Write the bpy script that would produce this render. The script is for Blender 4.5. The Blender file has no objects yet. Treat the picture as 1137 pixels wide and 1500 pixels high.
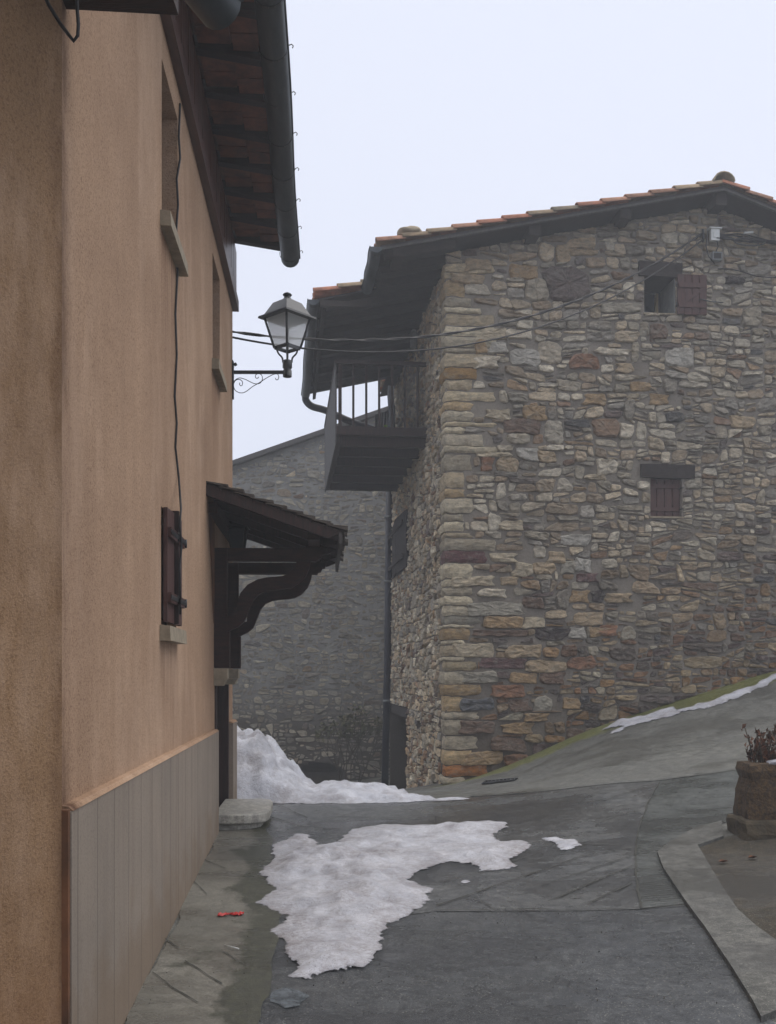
import bpy, bmesh, math, random
import numpy as np
from mathutils import Vector, noise
from mathutils.geometry import delaunay_2d_cdt
random.seed(7)
C = bpy.context.scene.collection
PI = math.pi
CZ = 1.6; HY = 988.0; CX = 568.5; F = 1500.0
V = Vector

def P(px, py, Y):                      # photograph position at a depth -> world
    return V(((px-CX)/F*Y, Y, CZ+(HY-py)/F*Y))
def srgb(r, g, b):
    f = lambda c: (c/255/12.92) if c/255 <= .04045 else ((c/255+.055)/1.055)**2.4
    return (f(r), f(g), f(b), 1.0)

# ------------------------------------------------------------------ materials
class NT:
    def __init__(s, name):
        s.m = bpy.data.materials.new(name); s.m.use_nodes = True
        s.t = s.m.node_tree; s.n = s.t.nodes; s.n.clear()
        s.out = s.n.new('ShaderNodeOutputMaterial'); s.b = s.n.new('ShaderNodeBsdfPrincipled')
        s.t.links.new(s.b.outputs[0], s.out.inputs[0])
        s.co = s.n.new('ShaderNodeTexCoord').outputs['Object']
    def L(s, a, b): s.t.links.new(a, b)
    def put(s, sock, v):
        if hasattr(v, 'is_linked') or hasattr(v, 'links'): s.L(v, sock)
        else: sock.default_value = v
    def map(s, scale, rot=(0,0,0), vec=None):
        m = s.n.new('ShaderNodeMapping'); s.L(vec or s.co, m.inputs[0])
        m.inputs['Scale'].default_value = scale; m.inputs['Rotation'].default_value = rot
        return m.outputs[0]
    def noise(s, scale, detail=4, rough=.55, vec=None, dist=0):
        n = s.n.new('ShaderNodeTexNoise'); s.L(vec or s.co, n.inputs['Vector'])
        n.inputs['Scale'].default_value = scale; n.inputs['Detail'].default_value = detail
        n.inputs['Roughness'].default_value = rough; n.inputs['Distortion'].default_value = dist
        return n.outputs[0]
    def voro(s, scale, vec=None, feat='F1', out='Distance'):
        n = s.n.new('ShaderNodeTexVoronoi'); n.feature = feat; s.L(vec or s.co, n.inputs['Vector'])
        n.inputs['Scale'].default_value = scale
        return n.outputs[out]
    def ramp(s, fac, stops):
        r = s.n.new('ShaderNodeValToRGB'); s.L(fac, r.inputs[0]); e = r.color_ramp.elements
        while len(e) < len(stops): e.new(.5)
        for i, (p, c) in enumerate(stops):
            e[i].position = p; e[i].color = c if isinstance(c, tuple) else (c, c, c, 1)
        return r.outputs[0]
    def mix(s, fac, a, b, mode='MIX'):
        m = s.n.new('ShaderNodeMix'); m.data_type = 'RGBA'; m.blend_type = mode
        s.put(m.inputs[0], fac); s.put(m.inputs[6], a); s.put(m.inputs[7], b)
        return m.outputs[2]
    def math(s, op, a, b=0.0):
        m = s.n.new('ShaderNodeMath'); m.operation = op; s.put(m.inputs[0], a); s.put(m.inputs[1], b)
        return m.outputs[0]
    def attr(s, name, out='Color'):
        a = s.n.new('ShaderNodeAttribute'); a.attribute_name = name
        return a.outputs[out]
    def bump(s, h, strength=.5, dist=.01, prev=None):
        b = s.n.new('ShaderNodeBump'); s.L(h, b.inputs['Height'])
        b.inputs['Strength'].default_value = strength; b.inputs['Distance'].default_value = dist
        if prev: s.L(prev, b.inputs['Normal'])
        return b.outputs[0]
    def done(s, col, rough=.8, bump=None, spec=.5, metal=0):
        s.put(s.b.inputs['Base Color'], col); s.put(s.b.inputs['Roughness'], rough)
        s.put(s.b.inputs['Specular IOR Level'], spec); s.b.inputs['Metallic'].default_value = metal
        if bump: s.L(bump, s.b.inputs['Normal'])
        return s.m

def simple(name, a, b, scale=8, rough=.7, bs=.3, bscale=40, bd=.004, stretch=(1,1,1), spec=.4, metal=0):
    t = NT(name); v = t.map(stretch)
    f = t.ramp(t.noise(scale, 6, .65, v), [(.35, 0.), (.68, 1.)])
    c = t.mix(f, a, b)
    return t.done(c, rough, t.bump(t.noise(bscale, 5, .6, v), bs, bd), spec, metal)

M = {}
def stucco(name, base, dark, stainy):
    t = NT(name)
    grain = t.noise(85, 4, .75); fine = t.noise(200, 3, .6)
    streak = t.noise(1.0, 6, .65, t.map((7, 7, .35)))
    big = t.noise(.9, 4, .6)
    c = t.mix(t.ramp(big, [(.3, 0.), (.75, 1.)]), base, dark)
    c = t.mix(t.math('MULTIPLY', t.ramp(streak, [(.42, 0.), (.78, 1.)]), .2), c, tuple(x*.62 for x in dark[:3])+(1,))
    c = t.mix(t.math('MULTIPLY', t.ramp(grain, [(.5, 0.), (.62, 1.)]), .62), c, srgb(98, 70, 50))
    c = t.mix(t.math('MULTIPLY', t.ramp(fine, [(.54, 0.), (.66, 1.)]), .16), c, srgb(206, 178, 152))
    if stainy is not None:
        sx = t.n.new('ShaderNodeSeparateXYZ'); t.L(t.co, sx.inputs[0])
        w = t.math('ADD', sx.outputs[1], t.math('MULTIPLY', t.math('SUBTRACT', t.noise(2.2, 5, .6), .5), .10))
        d = t.math('ABSOLUTE', t.math('SUBTRACT', w, stainy))
        k = t.ramp(t.math('MULTIPLY', d, 3.2), [(0., 1.), (.42, 0.)])
        k = t.math('MULTIPLY', k, t.ramp(t.noise(1.3, 6, .7, t.map((3, 3, 1))), [(.4, .25), (.62, .95)]))
        c = t.mix(k, c, srgb(72, 44, 28))
        for (sy, sz) in ((6.42, 4.26), (9.24, 4.26), (6.40, 1.81)):      # rain runs under the sills
            by = t.ramp(t.math('MULTIPLY', t.math('ABSOLUTE', t.math('SUBTRACT', sx.outputs[1], sy)), 2.0), [(.55, 1.), (.9, 0.)])
            dz = t.math('SUBTRACT', sz, sx.outputs[2])
            bz_ = t.math('MULTIPLY', t.ramp(t.math('MULTIPLY', dz, 1.0), [(.0, 0.), (.02, 1.), (.35, .5), (.95, 0.)]), by)
            c = t.mix(t.math('MULTIPLY', bz_, t.ramp(t.noise(1.0, 5, .7, t.map((14, 14, .8))), [(.42, .15), (.6, .8)])), c, srgb(104, 72, 50))
        pale = t.ramp(t.noise(.7, 6, .7, t.map((1.4, 1.4, .5), (0, 0, .7))), [(.5, 0.), (.62, 1.)])
        c = t.mix(t.math('MULTIPLY', pale, .3), c, srgb(204, 176, 152))
        # weathering near the ground and rain runs under the sills
        z = t.ramp(t.math('ADD', t.math('MULTIPLY', sx.outputs[2], .5), t.math('MULTIPLY', t.noise(1.6, 4), .5)), [(.25, 1.), (.75, 0.)])
        c = t.mix(t.math('MULTIPLY', z, .38), c, srgb(128, 88, 58))
    h = t.math('ADD', grain, t.math('MULTIPLY', fine, .5))
    return t.done(c, .92, t.bump(h, .7, .008, t.bump(t.noise(7, 4), .3, .03)), .2)
M['stucco'] = stucco('stucco_peach', srgb(178, 148, 122), srgb(150, 122, 99), 3.78)
M['stucco_old'] = stucco('stucco_ochre', srgb(152, 122, 92), srgb(118, 92, 68), 3.74)

def concrete(name, a, b, speck=.0, rough=(.5, .85), moss=None, wet=None, bs=.6, ribs=False, bd=.009, mossc=(srgb(66, 70, 36), srgb(112, 114, 62))):
    t = NT(name); dk_ = {'step_stone': .95, 'meadow_ground': .78, 'pale_pavement': .95, 'kerb_concrete': .7, 'ramp_concrete': .72}.get(name, .64)  # scales ground colours down, with shade from the surroundings put into them
    a = tuple(x*dk_ for x in a[:3])+(1,); b = tuple(x*dk_ for x in b[:3])+(1,)
    n1 = t.noise(1.3, 7, .62); n2 = t.noise(19, 8, .78); n3 = t.noise(90, 4, .7)
    c = t.mix(t.ramp(n1, [(.33, 0.), (.68, 1.)]), a, b)
    c = t.mix(t.math('MULTIPLY', t.ramp(n3, [(.44, 0.), (.62, 1.)]), .35), c, tuple(min(1, x*1.9) for x in b[:3])+(1,))
    c = t.mix(t.math('MULTIPLY', t.ramp(n2, [(.40, 0.), (.60, 1.)]), .7), c, tuple(x*.45 for x in a[:3])+(1,))
    c = t.mix(t.math('MULTIPLY', t.ramp(t.noise(5.5, 8, .75, t.map((.6, 1.6, 1))), [(.56, 0.), (.66, 1.)]), .4), c, tuple(x*.4 for x in a[:3])+(1,))
    c = t.mix(t.math('MULTIPLY', t.ramp(t.noise(7.5, 9, .85, t.map((1, 1.3, 1), (0, 0, .4))), [(.47, 0.), (.57, 1.)]), .5), c, tuple(x*.42 for x in a[:3])+(1,))
    c = t.mix(t.math('MULTIPLY', t.ramp(t.noise(11, 9, .85, t.map((1, 1, 1), (0, 0, 1.1))), [(.52, 0.), (.60, 1.)]), .4), c, tuple(min(1, x*1.7) for x in b[:3])+(1,))
    if speck:
        sp = t.voro(70); c = t.mix(t.math('MULTIPLY', t.ramp(sp, [(.1, 1.), (.3, 0.)]), t.math('MULTIPLY', t.ramp(n3, [(.45, 0.), (.6, 1.)]), speck)), c, srgb(176, 172, 160))
        c = t.mix(t.math('MULTIPLY', t.ramp(t.voro(42, t.map((1,1,1),(0,0,.5))), [(.08, 1.), (.22, 0.)]), speck*.8), c, srgb(28, 28, 28))
    wetn = t.ramp(t.noise(.55, 7, .7, t.map((.7, 1.5, 1))), [(.47, 0.), (.56, 1.)])
    c = t.mix(t.math('MULTIPLY', wetn, .22 if 'ramp' in name else .5), c, tuple(x*.38 for x in a[:3])+(1,))
    if moss is not None:
        k = t.attr('moss', 'Fac')
        mk = t.ramp(t.math('ADD', k, t.math('MULTIPLY', t.math('SUBTRACT', t.noise(7, 7, .7), .5), 1.1)), [(.42, 0.), (.62, 1.)])
        c = t.mix(t.math('MULTIPLY', mk, moss), c, t.mix(t.ramp(t.noise(26, 5), [(.3, 0.), (.7, 1.)]), mossc[0], mossc[1]))
    r = t.mix(wetn, t.ramp(t.noise(1.9, 6, .65, t.map((1, .5, 1))), [(.38, rough[0]), (.6, rough[1])]), (rough[0]*.5,)*3+(1,))
    h = t.math('ADD', t.math('MULTIPLY', n2, .5), n3)
    if ribs:
        w = t.n.new('ShaderNodeTexWave'); t.L(t.map((1, 1, 1), (0, 0, 1.45)), w.inputs[0]); w.inputs['Scale'].default_value = 7; w.inputs['Distortion'].default_value = 3.0; w.inputs['Detail'].default_value = 3
        h = t.math('ADD', h, t.math('MULTIPLY', w.outputs[1], .5))
        c = t.mix(t.math('MULTIPLY', t.ramp(w.outputs[1], [(.0, 1.), (.4, 0.)]), .3), c, tuple(x*.45 for x in a[:3])+(1,))
    return t.done(c, r, t.bump(h, bs, bd, t.bump(n1, .2, .03)), .5)
M['ramp'] = concrete('ramp_concrete', srgb(98, 99, 96), srgb(118, 118, 112), 1.0, (.6, .9), moss=.95, bd=.008)
M['slab'] = concrete('paving_concrete', srgb(84, 89, 95), srgb(116, 117, 116), .6, (.2, .5), moss=.9)  # bluish tint here and in the lower lane stands in for wet sheen
M['lower'] = concrete('worn_asphalt_concrete', srgb(66, 72, 80), srgb(94, 97, 99), .8, (.18, .5), bs=.8, ribs=False)
M['rough'] = concrete('ribbed_concrete', srgb(72, 79, 80), srgb(98, 102, 100), .6, (.35, .7), ribs=True)
M['pave'] = concrete('pale_pavement', srgb(136, 133, 124), srgb(86, 84, 76), .6, (.35, .8), moss=.92, mossc=(srgb(46, 47, 42), srgb(66, 68, 54)))
M['kerb'] = concrete('kerb_concrete', srgb(92, 93, 90), srgb(112, 111, 106), .5, (.6, .9))
M['channel'] = concrete('channel_concrete', srgb(104, 106, 104), srgb(120, 120, 116), .4, (.45, .8))
M['step'] = concrete('step_stone', srgb(150, 148, 140), srgb(172, 168, 158), .25, (.35, .6), bs=.3)
M['soil'] = concrete('bed_soil', srgb(52, 48, 38), srgb(78, 68, 50), .6, (.7, .95), bs=1.0, ribs=False)
M['far'] = concrete('meadow_ground', srgb(96, 100, 82), srgb(120, 118, 98), 0, (.8, .95))
t = NT('joint_dirt'); M['joint'] = t.done(t.mix(t.noise(20), srgb(32, 33, 31), srgb(62, 62, 56)), .9)

def plinthmat():
    t = NT('board_marked_plinth')
    n = t.noise(1.2, 6, .6); g = t.noise(90, 4, .65)
    st = t.noise(1.0, 5, .6, t.map((9, 9, .5)))
    c = t.mix(t.ramp(n, [(.3, 0.), (.7, 1.)]), srgb(124, 115, 105), srgb(142, 130, 117))
    c = t.mix(t.math('MULTIPLY', t.ramp(st, [(.45, 0.), (.7, 1.)]), .4), c, srgb(112, 100, 90))
    c = t.mix(t.math('MULTIPLY', t.ramp(g, [(.5, 0.), (.66, 1.)]), .4), c, srgb(96, 84, 76))
    sx = t.n.new('ShaderNodeSeparateXYZ'); t.L(t.co, sx.inputs[0])
    low = t.ramp(t.math('ADD', t.math('MULTIPLY', sx.outputs[2], .8), t.math('MULTIPLY', t.math('SUBTRACT', t.noise(3.2, 6, .65), .5), 1.3)), [(.12, 1.), (.42, 0.)])
    c = t.mix(t.math('MULTIPLY', low, .45), c, srgb(112, 92, 70))
    # cast board seams every 26 cm
    fr = t.math('FRACT', t.math('MULTIPLY', t.math('ADD', sx.outputs[1], t.math('MULTIPLY', t.noise(1.5, 3), .03)), 3.0))
    seam = t.ramp(t.math('ABSOLUTE', t.math('SUBTRACT', fr, .5)), [(0., 1.), (.035, 0.)])
    c = t.mix(t.math('MULTIPLY', seam, .45), c, srgb(74, 66, 58))
    h = t.math('SUBTRACT', t.math('MULTIPLY', g, .5), t.math('MULTIPLY', seam, 1.2))
    return t.done(c, .88, t.bump(h, .5, .006), .25)
M['plinth'] = plinthmat()

def stonemat(name, tint=1.0):
    t = NT(name); a = t.attr('col')
    n1 = t.noise(9, 8, .75, t.map((1, 1, 2.2))); n2 = t.noise(34, 7, .75, t.map((1, 1, 2.0))); n3 = t.noise(150, 3, .6)
    c = t.mix(t.ramp(n1, [(.35, 0.), (.7, 1.)]), t.mix(1.0, a, (.55, .53, .50, 1), 'MULTIPLY'), t.mix(1.0, a, (1.38, 1.36, 1.32, 1), 'MULTIPLY'))
    c = t.mix(t.math('MULTIPLY', t.ramp(n2, [(.52, 0.), (.66, 1.)]), .6), c, t.mix(1.0, a, (.42, .40, .38, 1), 'MULTIPLY'))
    c = t.mix(t.math('MULTIPLY', t.ramp(n3, [(.55, 0.), (.7, 1.)]), .3), c, srgb(190, 186, 176))
    c = t.mix(t.math('MULTIPLY', t.ramp(t.noise(5.6, 7, .75), [(.54, 0.), (.68, 1.)]), .28), c, srgb(136, 108, 74))
    c = t.mix(t.math('MULTIPLY', t.ramp(t.noise(7.3, 7, .75, t.map((1, 1, 1.6), (0, 0, .6))), [(.5, 0.), (.64, 1.)]), .45), c, srgb(158, 154, 142))
    h = t.math('ADD', t.math('MULTIPLY', n2, 1.0), t.math('MULTIPLY', n3, .35))
    return t.done(c, .85, t.bump(h, 1.0, .03, t.bump(n1, .8, .08)), .3)
M['stone'] = stonemat('rubble_stone')
def mortarmat(name, a, b):
    t = NT(name); n1 = t.noise(3, 6, .65); n2 = t.noise(30, 7, .75); n3 = t.noise(140, 3, .6)
    c = t.mix(t.ramp(n1, [(.3, 0.), (.7, 1.)]), a, b)
    c = t.mix(t.math('MULTIPLY', t.ramp(n2, [(.48, 0.), (.64, 1.)]), .55), c, tuple(x*.5 for x in a[:3])+(1,))
    sx = t.n.new('ShaderNodeSeparateXYZ'); t.L(t.co, sx.inputs[0])
    low = t.ramp(t.math('ADD', t.math('MULTIPLY', sx.outputs[2], .35), t.math('MULTIPLY', t.noise(1.5, 5), .5)), [(.3, 1.), (.75, 0.)])
    c = t.mix(t.math('MULTIPLY', low, .75), c, srgb(66, 56, 46))
    return t.done(c, .95, t.bump(t.math('ADD', n2, t.math('MULTIPLY', n3, .4)), 1.0, .02), .15)
M['mortar'] = mortarmat('lime_mortar', srgb(144, 137, 127), srgb(118, 111, 102))
M['mortar_grey'] = mortarmat('grey_mortar', srgb(148, 147, 143), srgb(116, 115, 112))

M['wood'] = simple('dark_stained_wood', srgb(56, 36, 31), srgb(22, 15, 14), 6, .7, .4, 30, .004, (8, 8, .8))
M['wood_beam'] = simple('dark_beam_wood', srgb(52, 30, 24), srgb(22, 15, 14), 7, .7, .6, 25, .006, (1, 6, 6), spec=.25)
M['wood_fascia'] = simple('varnished_fascia', srgb(82, 46, 32), srgb(50, 28, 22), 4, .35, .3, 30, .003, (5, .6, 5))
M['wood_grey'] = simple('weathered_grey_wood', srgb(78, 76, 74), srgb(52, 48, 48), 5, .8, .5, 30, .006, (6, 1, 6))
M['wood_old'] = simple('old_dark_timber', srgb(52, 44, 40), srgb(30, 26, 26), 6, .85, .6, 35, .008, (1.5, 6, 6))
M['shutter'] = simple('red_brown_shutter', srgb(78, 48, 42), srgb(54, 34, 32), 6, .65, .35, 40, .003, (7, 7, 1))
M['soffit'] = simple('terracotta_soffit', srgb(124, 72, 50), srgb(80, 48, 36), 7, .85, .4, 60, .004)
t = NT('clay_roof_tile'); a = t.attr('col'); n = t.noise(9, 6, .7)
c = t.mix(t.ramp(n, [(.4, 0.), (.66, 1.)]), t.mix(1.0, a, (1.1, 1.05, 1.0, 1), 'MULTIPLY'), t.mix(1.0, a, (.6, .62, .6, 1), 'MULTIPLY'))
c = t.mix(t.math('MULTIPLY', t.ramp(t.noise(24, 5, .7), [(.58, 0.), (.68, 1.)]), .5), c, srgb(140, 140, 118))
M['tile'] = t.done(c, .85, t.bump(t.noise(60, 4), .4, .004), .3)
M['slate'] = simple('canopy_shingle', srgb(58, 50, 46), srgb(84, 78, 70), 12, .8, .8, 50, .01)
M['iron'] = simple('black_painted_iron', srgb(34, 38, 42), srgb(24, 27, 30), 10, .4, .1, 80, .001, spec=.5)
M['zinc'] = simple('dull_zinc', srgb(66, 72, 76), srgb(44, 50, 56), 5, .5, .15, 30, .003, (2, .5, 2), spec=.5, metal=.35)
M['pipe'] = simple('painted_pipe', srgb(30, 32, 46), srgb(24, 26, 36), 4, .45, .1, 40, .002)
M['sill'] = simple('sill_stone', srgb(150, 138, 118), srgb(122, 112, 96), 14, .85, .5, 80, .004)
M['orange'] = simple('terracotta_edge', srgb(112, 74, 48), srgb(62, 44, 32), 4, .85, .3, 60, .003)
M['opal'] = simple('opal_glass', srgb(205, 212, 208), srgb(222, 226, 222), 3, .25, .05, 20, .001)
M['cable'] = simple('black_cable', srgb(28, 27, 29), srgb(44, 42, 42), 10, .6, .1, 40, .001)
M['white'] = simple('white_plastic', srgb(210, 212, 210), srgb(180, 182, 180), 8, .5, .1, 40, .001)
M['boxgrey'] = simple('grey_box', srgb(120, 124, 124), srgb(96, 98, 100), 8, .6, .1, 40, .001)
M['greens'] = simple('green_cloth', srgb(140, 178, 72), srgb(110, 150, 60), 8, .8, .3, 30, .004)
M['cloth'] = simple('pale_cloth', srgb(180, 184, 190), srgb(140, 146, 152), 5, .9, .4, 25, .01, (6, 6, 1))
M['red'] = simple('red_plastic', srgb(186, 34, 34), srgb(140, 26, 26), 12, .4, .2, 40, .002)
M['paleframe'] = simple('pale_window_wood', srgb(160, 140, 96), srgb(130, 112, 78), 10, .7, .2, 40, .002)
M['twig'] = simple('twig_bark', srgb(72, 62, 50), srgb(52, 46, 38), 20, .9, .3, 60, .004)
M['leaf'] = simple('dull_leaf', srgb(66, 72, 50), srgb(92, 86, 60), 9, .85, .1, 60, .002)
M['dead'] = simple('withered_leaf', srgb(96, 58, 36), srgb(48, 32, 24), 14, .85, .3, 60, .004)
M['planter'] = simple('lichen_planter', srgb(40, 30, 25), srgb(92, 72, 46), 34, .92, 1.0, 60, .014)
M['planter_base'] = simple('planter_base_stone', srgb(82, 72, 56), srgb(56, 50, 40), 12, .92, .8, 50, .01)
nt_ = M['opal'].node_tree; pb_ = nt_.nodes['Principled BSDF']; tr_ = nt_.nodes.new('ShaderNodeBsdfTranslucent'); tr_.inputs[0].default_value = (.97, .98, .98, 1); mx_ = nt_.nodes.new('ShaderNodeMixShader'); mx_.inputs[0].default_value = .72
nt_.links.new(pb_.outputs[0], mx_.inputs[1]); nt_.links.new(tr_.outputs[0], mx_.inputs[2]); tp_ = nt_.nodes.new('ShaderNodeBsdfTransparent'); mz_ = nt_.nodes.new('ShaderNodeMixShader'); mz_.inputs[0].default_value = .42; nt_.links.new(mx_.outputs[0], mz_.inputs[1]); nt_.links.new(tp_.outputs[0], mz_.inputs[2]); nt_.links.new(mz_.outputs[0], [n for n in nt_.nodes if n.type == 'OUTPUT_MATERIAL'][0].inputs[0])
t = NT('dark_glass'); M['glass'] = t.done(t.mix(t.noise(2), srgb(40, 50, 56), srgb(60, 72, 78)), .08, None, .6)
t = NT('room_dark'); M['dark'] = t.done(t.mix(t.noise(4), srgb(24, 22, 22), srgb(38, 34, 32)), .9)
M['reveal'] = simple('pale_reveal', srgb(128, 132, 130), srgb(104, 108, 108), 9, .9, .5, 50, .006)
t = NT('old_snow')
n1 = t.noise(5, 7, .65); n2 = t.noise(28, 6, .7); n3 = t.noise(160, 2, .5); dk = t.attr('dirt', 'Fac')
c = t.mix(t.ramp(n1, [(.3, 0.), (.7, 1.)]), srgb(158, 161, 171), srgb(202, 204, 212))
c = t.mix(t.math('MULTIPLY', dk, t.ramp(n2, [(.35, .2), (.65, 1.)])), c, srgb(112, 104, 102))
c = t.mix(t.math('MULTIPLY', t.ramp(t.noise(4.2, 7, .75), [(.5, 0.), (.62, 1.)]), .45), c, srgb(126, 120, 122))
c = t.mix(t.ramp(n3, [(.63, 0.), (.67, .8)]), c, srgb(84, 74, 64))
M['snow'] = sm_ = t.done(c, .55, t.bump(t.math('ADD', n2, t.math('MULTIPLY', n1, 2.0)), .55, .03), .4)
M['snow'].node_tree.nodes['Principled BSDF'].inputs['Subsurface Weight'].default_value = .15
M['snow'].node_tree.nodes['Principled BSDF'].inputs['Subsurface Radius'].default_value = (.05, .06, .08)

ed = t.attr('edge', 'Fac'); k_ = t.math('ADD', ed, t.math('MULTIPLY', t.math('SUBTRACT', t.noise(13, 6, .65), .5), 1.0))
tb = t.n.new('ShaderNodeBsdfTransparent'); mxs = t.n.new('ShaderNodeMixShader'); t.L(t.ramp(k_, [(.22, 0.), (.27, .75), (.42, 1.)]), mxs.inputs[0]); t.L(tb.outputs[0], mxs.inputs[1]); t.L(t.b.outputs[0], mxs.inputs[2]); t.L(mxs.outputs[0], t.out.inputs[0])
# ------------------------------------------------------------------ mesh builder
class MB:
    def __init__(s): s.v = []; s.f = []; s.mi = []; s.sm = []; s.cols = {}
    def add(s, vs, fs, mi=0, smooth=False, **att):
        o = len(s.v); s.v += [tuple(p) for p in vs]
        for f in fs: s.f.append(tuple(i+o for i in f)); s.mi.append(mi); s.sm.append(smooth)
        for k, val in att.items():
            if k not in s.cols: s.cols[k] = {}
            for i in range(len(vs)): s.cols[k][o+i] = val[i] if isinstance(val, list) else val
    def hexa(s, p, mi=0, **a):   # 8 corners: bottom 4 ccw, top 4 ccw
        s.add(p, [(0,3,2,1),(4,5,6,7),(0,1,5,4),(1,2,6,5),(2,3,7,6),(3,0,4,7)], mi, **a)
    def box(s, o, u, v, w, mi=0, **a):
        s.hexa([o, o+u, o+u+v, o+v, o+w, o+u+w, o+u+v+w, o+v+w], mi, **a)
    def fbox(s, mp, u0, u1, d0, d1, z0, z1, mi=0, **a):  # in a wall frame
        s.hexa([mp(u0,d0,z0), mp(u1,d0,z0), mp(u1,d1,z0), mp(u0,d1,z0), mp(u0,d0,z1), mp(u1,d0,z1), mp(u1,d1,z1), mp(u0,d1,z1)], mi, **a)
    def tube(s, path, r, n=8, mi=0, caps=True):
        path = [V(p) for p in path]; rs = r if isinstance(r, list) else [r]*len(path)
        vs = []; fs = []; up = None
        for i, p in enumerate(path):
            d = (path[min(i+1, len(path)-1)]-path[max(i-1, 0)])
            d = d.normalized() if d.length > 1e-9 else V((0,0,1))
            if up is None:
                up = V((0,0,1)) if abs(d.z) < .9 else V((0,1,0))
            a = d.cross(up)
            if a.length < 1e-4: a = d.cross(V((1,.1,0)))
            a.normalize(); b = a.cross(d); up = b
            for k in range(n):
                t_ = 2*PI*k/n; vs.append(p+(a*math.cos(t_)+b*math.sin(t_))*rs[i])
        for i in range(len(path)-1):
            for k in range(n):
                k2 = (k+1) % n; fs.append((i*n+k, i*n+k2, (i+1)*n+k2, (i+1)*n+k))
        s.add(vs, fs, mi, True)
        if caps:
            o = len(s.v)-len(vs)
            s.f.append(tuple(o+k for k in reversed(range(n)))); s.mi.append(mi); s.sm.append(False)
            s.f.append(tuple(o+(len(path)-1)*n+k for k in range(n))); s.mi.append(mi); s.sm.append(False)
    def prism(s, poly, ext, mi=0):   # poly = list of Vectors, extruded by ext
        n = len(poly); vs = poly+[p+ext for p in poly]
        fs = [tuple(reversed(range(n))), tuple(range(n, 2*n))]+[(i, (i+1) % n, n+(i+1) % n, n+i) for i in range(n)]
        s.add(vs, fs, mi)
    def lathe(s, c, prof, n=16, mi=0):
        vs = [c+V((r*math.cos(2*PI*k/n), r*math.sin(2*PI*k/n), z)) for r, z in prof for k in range(n)]
        fs = [(i*n+k, i*n+(k+1) % n, (i+1)*n+(k+1) % n, (i+1)*n+k) for i in range(len(prof)-1) for k in range(n)]
        s.add(vs, fs, mi, True)
    def build(s, name, mats, parent=None, fix=False):
        me = bpy.data.meshes.new(name); me.from_pydata(s.v, [], s.f)
        for m in (mats if isinstance(mats, list) else [mats]): me.materials.append(M[m] if isinstance(m, str) else m)
        me.polygons.foreach_set('material_index', s.mi); me.polygons.foreach_set('use_smooth', s.sm)
        for k, dct in s.cols.items():
            if k == 'col':
                a = me.color_attributes.new('col', 'FLOAT_COLOR', 'POINT')
                arr = np.ones((len(s.v), 4)); arr[:] = (.3, .3, .3, 1)
                for i, c_ in dct.items(): arr[i] = c_
                a.data.foreach_set('color', arr.ravel())
            else:
                a = me.attributes.new(k, 'FLOAT', 'POINT'); arr = np.zeros(len(s.v))
                for i, c_ in dct.items(): arr[i] = c_
                a.data.foreach_set('value', arr)
        if fix:
            bm = bmesh.new(); bm.from_mesh(me); bmesh.ops.recalc_face_normals(bm, faces=bm.faces); bm.to_mesh(me); bm.free()
        o = bpy.data.objects.new(name, me); C.objects.link(o)
        if parent is not None:
            o.parent = parent
            q = parent; off = V((0,0,0))
            while q is not None: off += q.location; q = q.parent
            o.location = -off
        return o
def tag(o, label=None, cat=None, group=None, kind=None):
    if label: o['label'] = label
    if cat: o['category'] = cat
    if group: o['group'] = group
    if kind: o['kind'] = kind
    return o
def empty(name, loc, label, cat, group=None):
    o = bpy.data.objects.new(name, None); C.objects.link(o); o.location = loc; o.empty_display_size = .2
    return tag(o, label, cat, group)

# ------------------------------------------------------------------ frames
def LW(y, d, z): return V((-.956-.0643*y+d, y+.0643*d, z))            # plaster house, street wall
CO = V((.845, 15.0, 0)); UA = V((1, .1023, 0)).normalized(); UT = V((-.1023, 1, 0)).normalized()
def SF(u, d, z): p = CO+UA*u-UT*d; return V((p.x, p.y, z))            # stone house, gable wall
def SS(t_, d, z): p = CO+UT*t_-UA*d; return V((p.x, p.y, z))          # stone house, lane wall
def BW(u, d, z): return V((u, 26-d, z))                               # building beyond
def fpx(px, py, d=0.0):
    k = (px-CX)/F; q = CO-UT*d
    u = (k*q.y-q.x)/(UA.x-k*UA.y); Y = q.y+UA.y*u
    return u, CZ+(HY-py)/F*Y
def spx(px, py, d=0.0):
    k = (px-CX)/F; q = CO-UA*d
    t_ = (k*q.y-q.x)/(UT.x-k*UT.y); Y = q.y+UT.y*t_
    return t_, CZ+(HY-py)/F*Y

# ------------------------------------------------------------------ terrain
cp = []
for y in (-3, 0, 3, 5, 7, 9): cp.append((-.916-.0643*y, y, .203+.049*(y-9.03)))
cp += [(-1.62, 10.9, .205), (0, 0, -.2), (0, 5, 0), (0, 7, .09), (-.3, 9, .17), (-.2, 11, .205), (.4, 12, .17), (0, 13, .06), (-.4, 15, -.12), (-1.5, 15, -.12),
       (-1.5, 12.5, .12), (-4, 11, .1), (-4, 15, -.2), (0, 20, -.8), (-1.5, 24, -1.25), (-5, 24, -1.2), (1.7, 4.72, .05), (1.87, 6.48, .13), (.3, 6.48, .08),
       (3, 2, .0), (6, 3, .1), (2.73, 8, .3), (2.3, 9.2, .37), (5.5, 7, .45), (8, 9, 1.0)]
for px, py, Y in ((950, 1160, 10), (1060, 1131, 10.5), (690, 1168, 11.6), (900, 1148, 10.8), (800, 1159, 11.2), (900, 1100, 13), (1110, 1080, 12.5), (1110, 1030, 14.3), (780, 1140, 13.3)):
    p = P(px, py, Y); cp.append(tuple(p))
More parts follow.
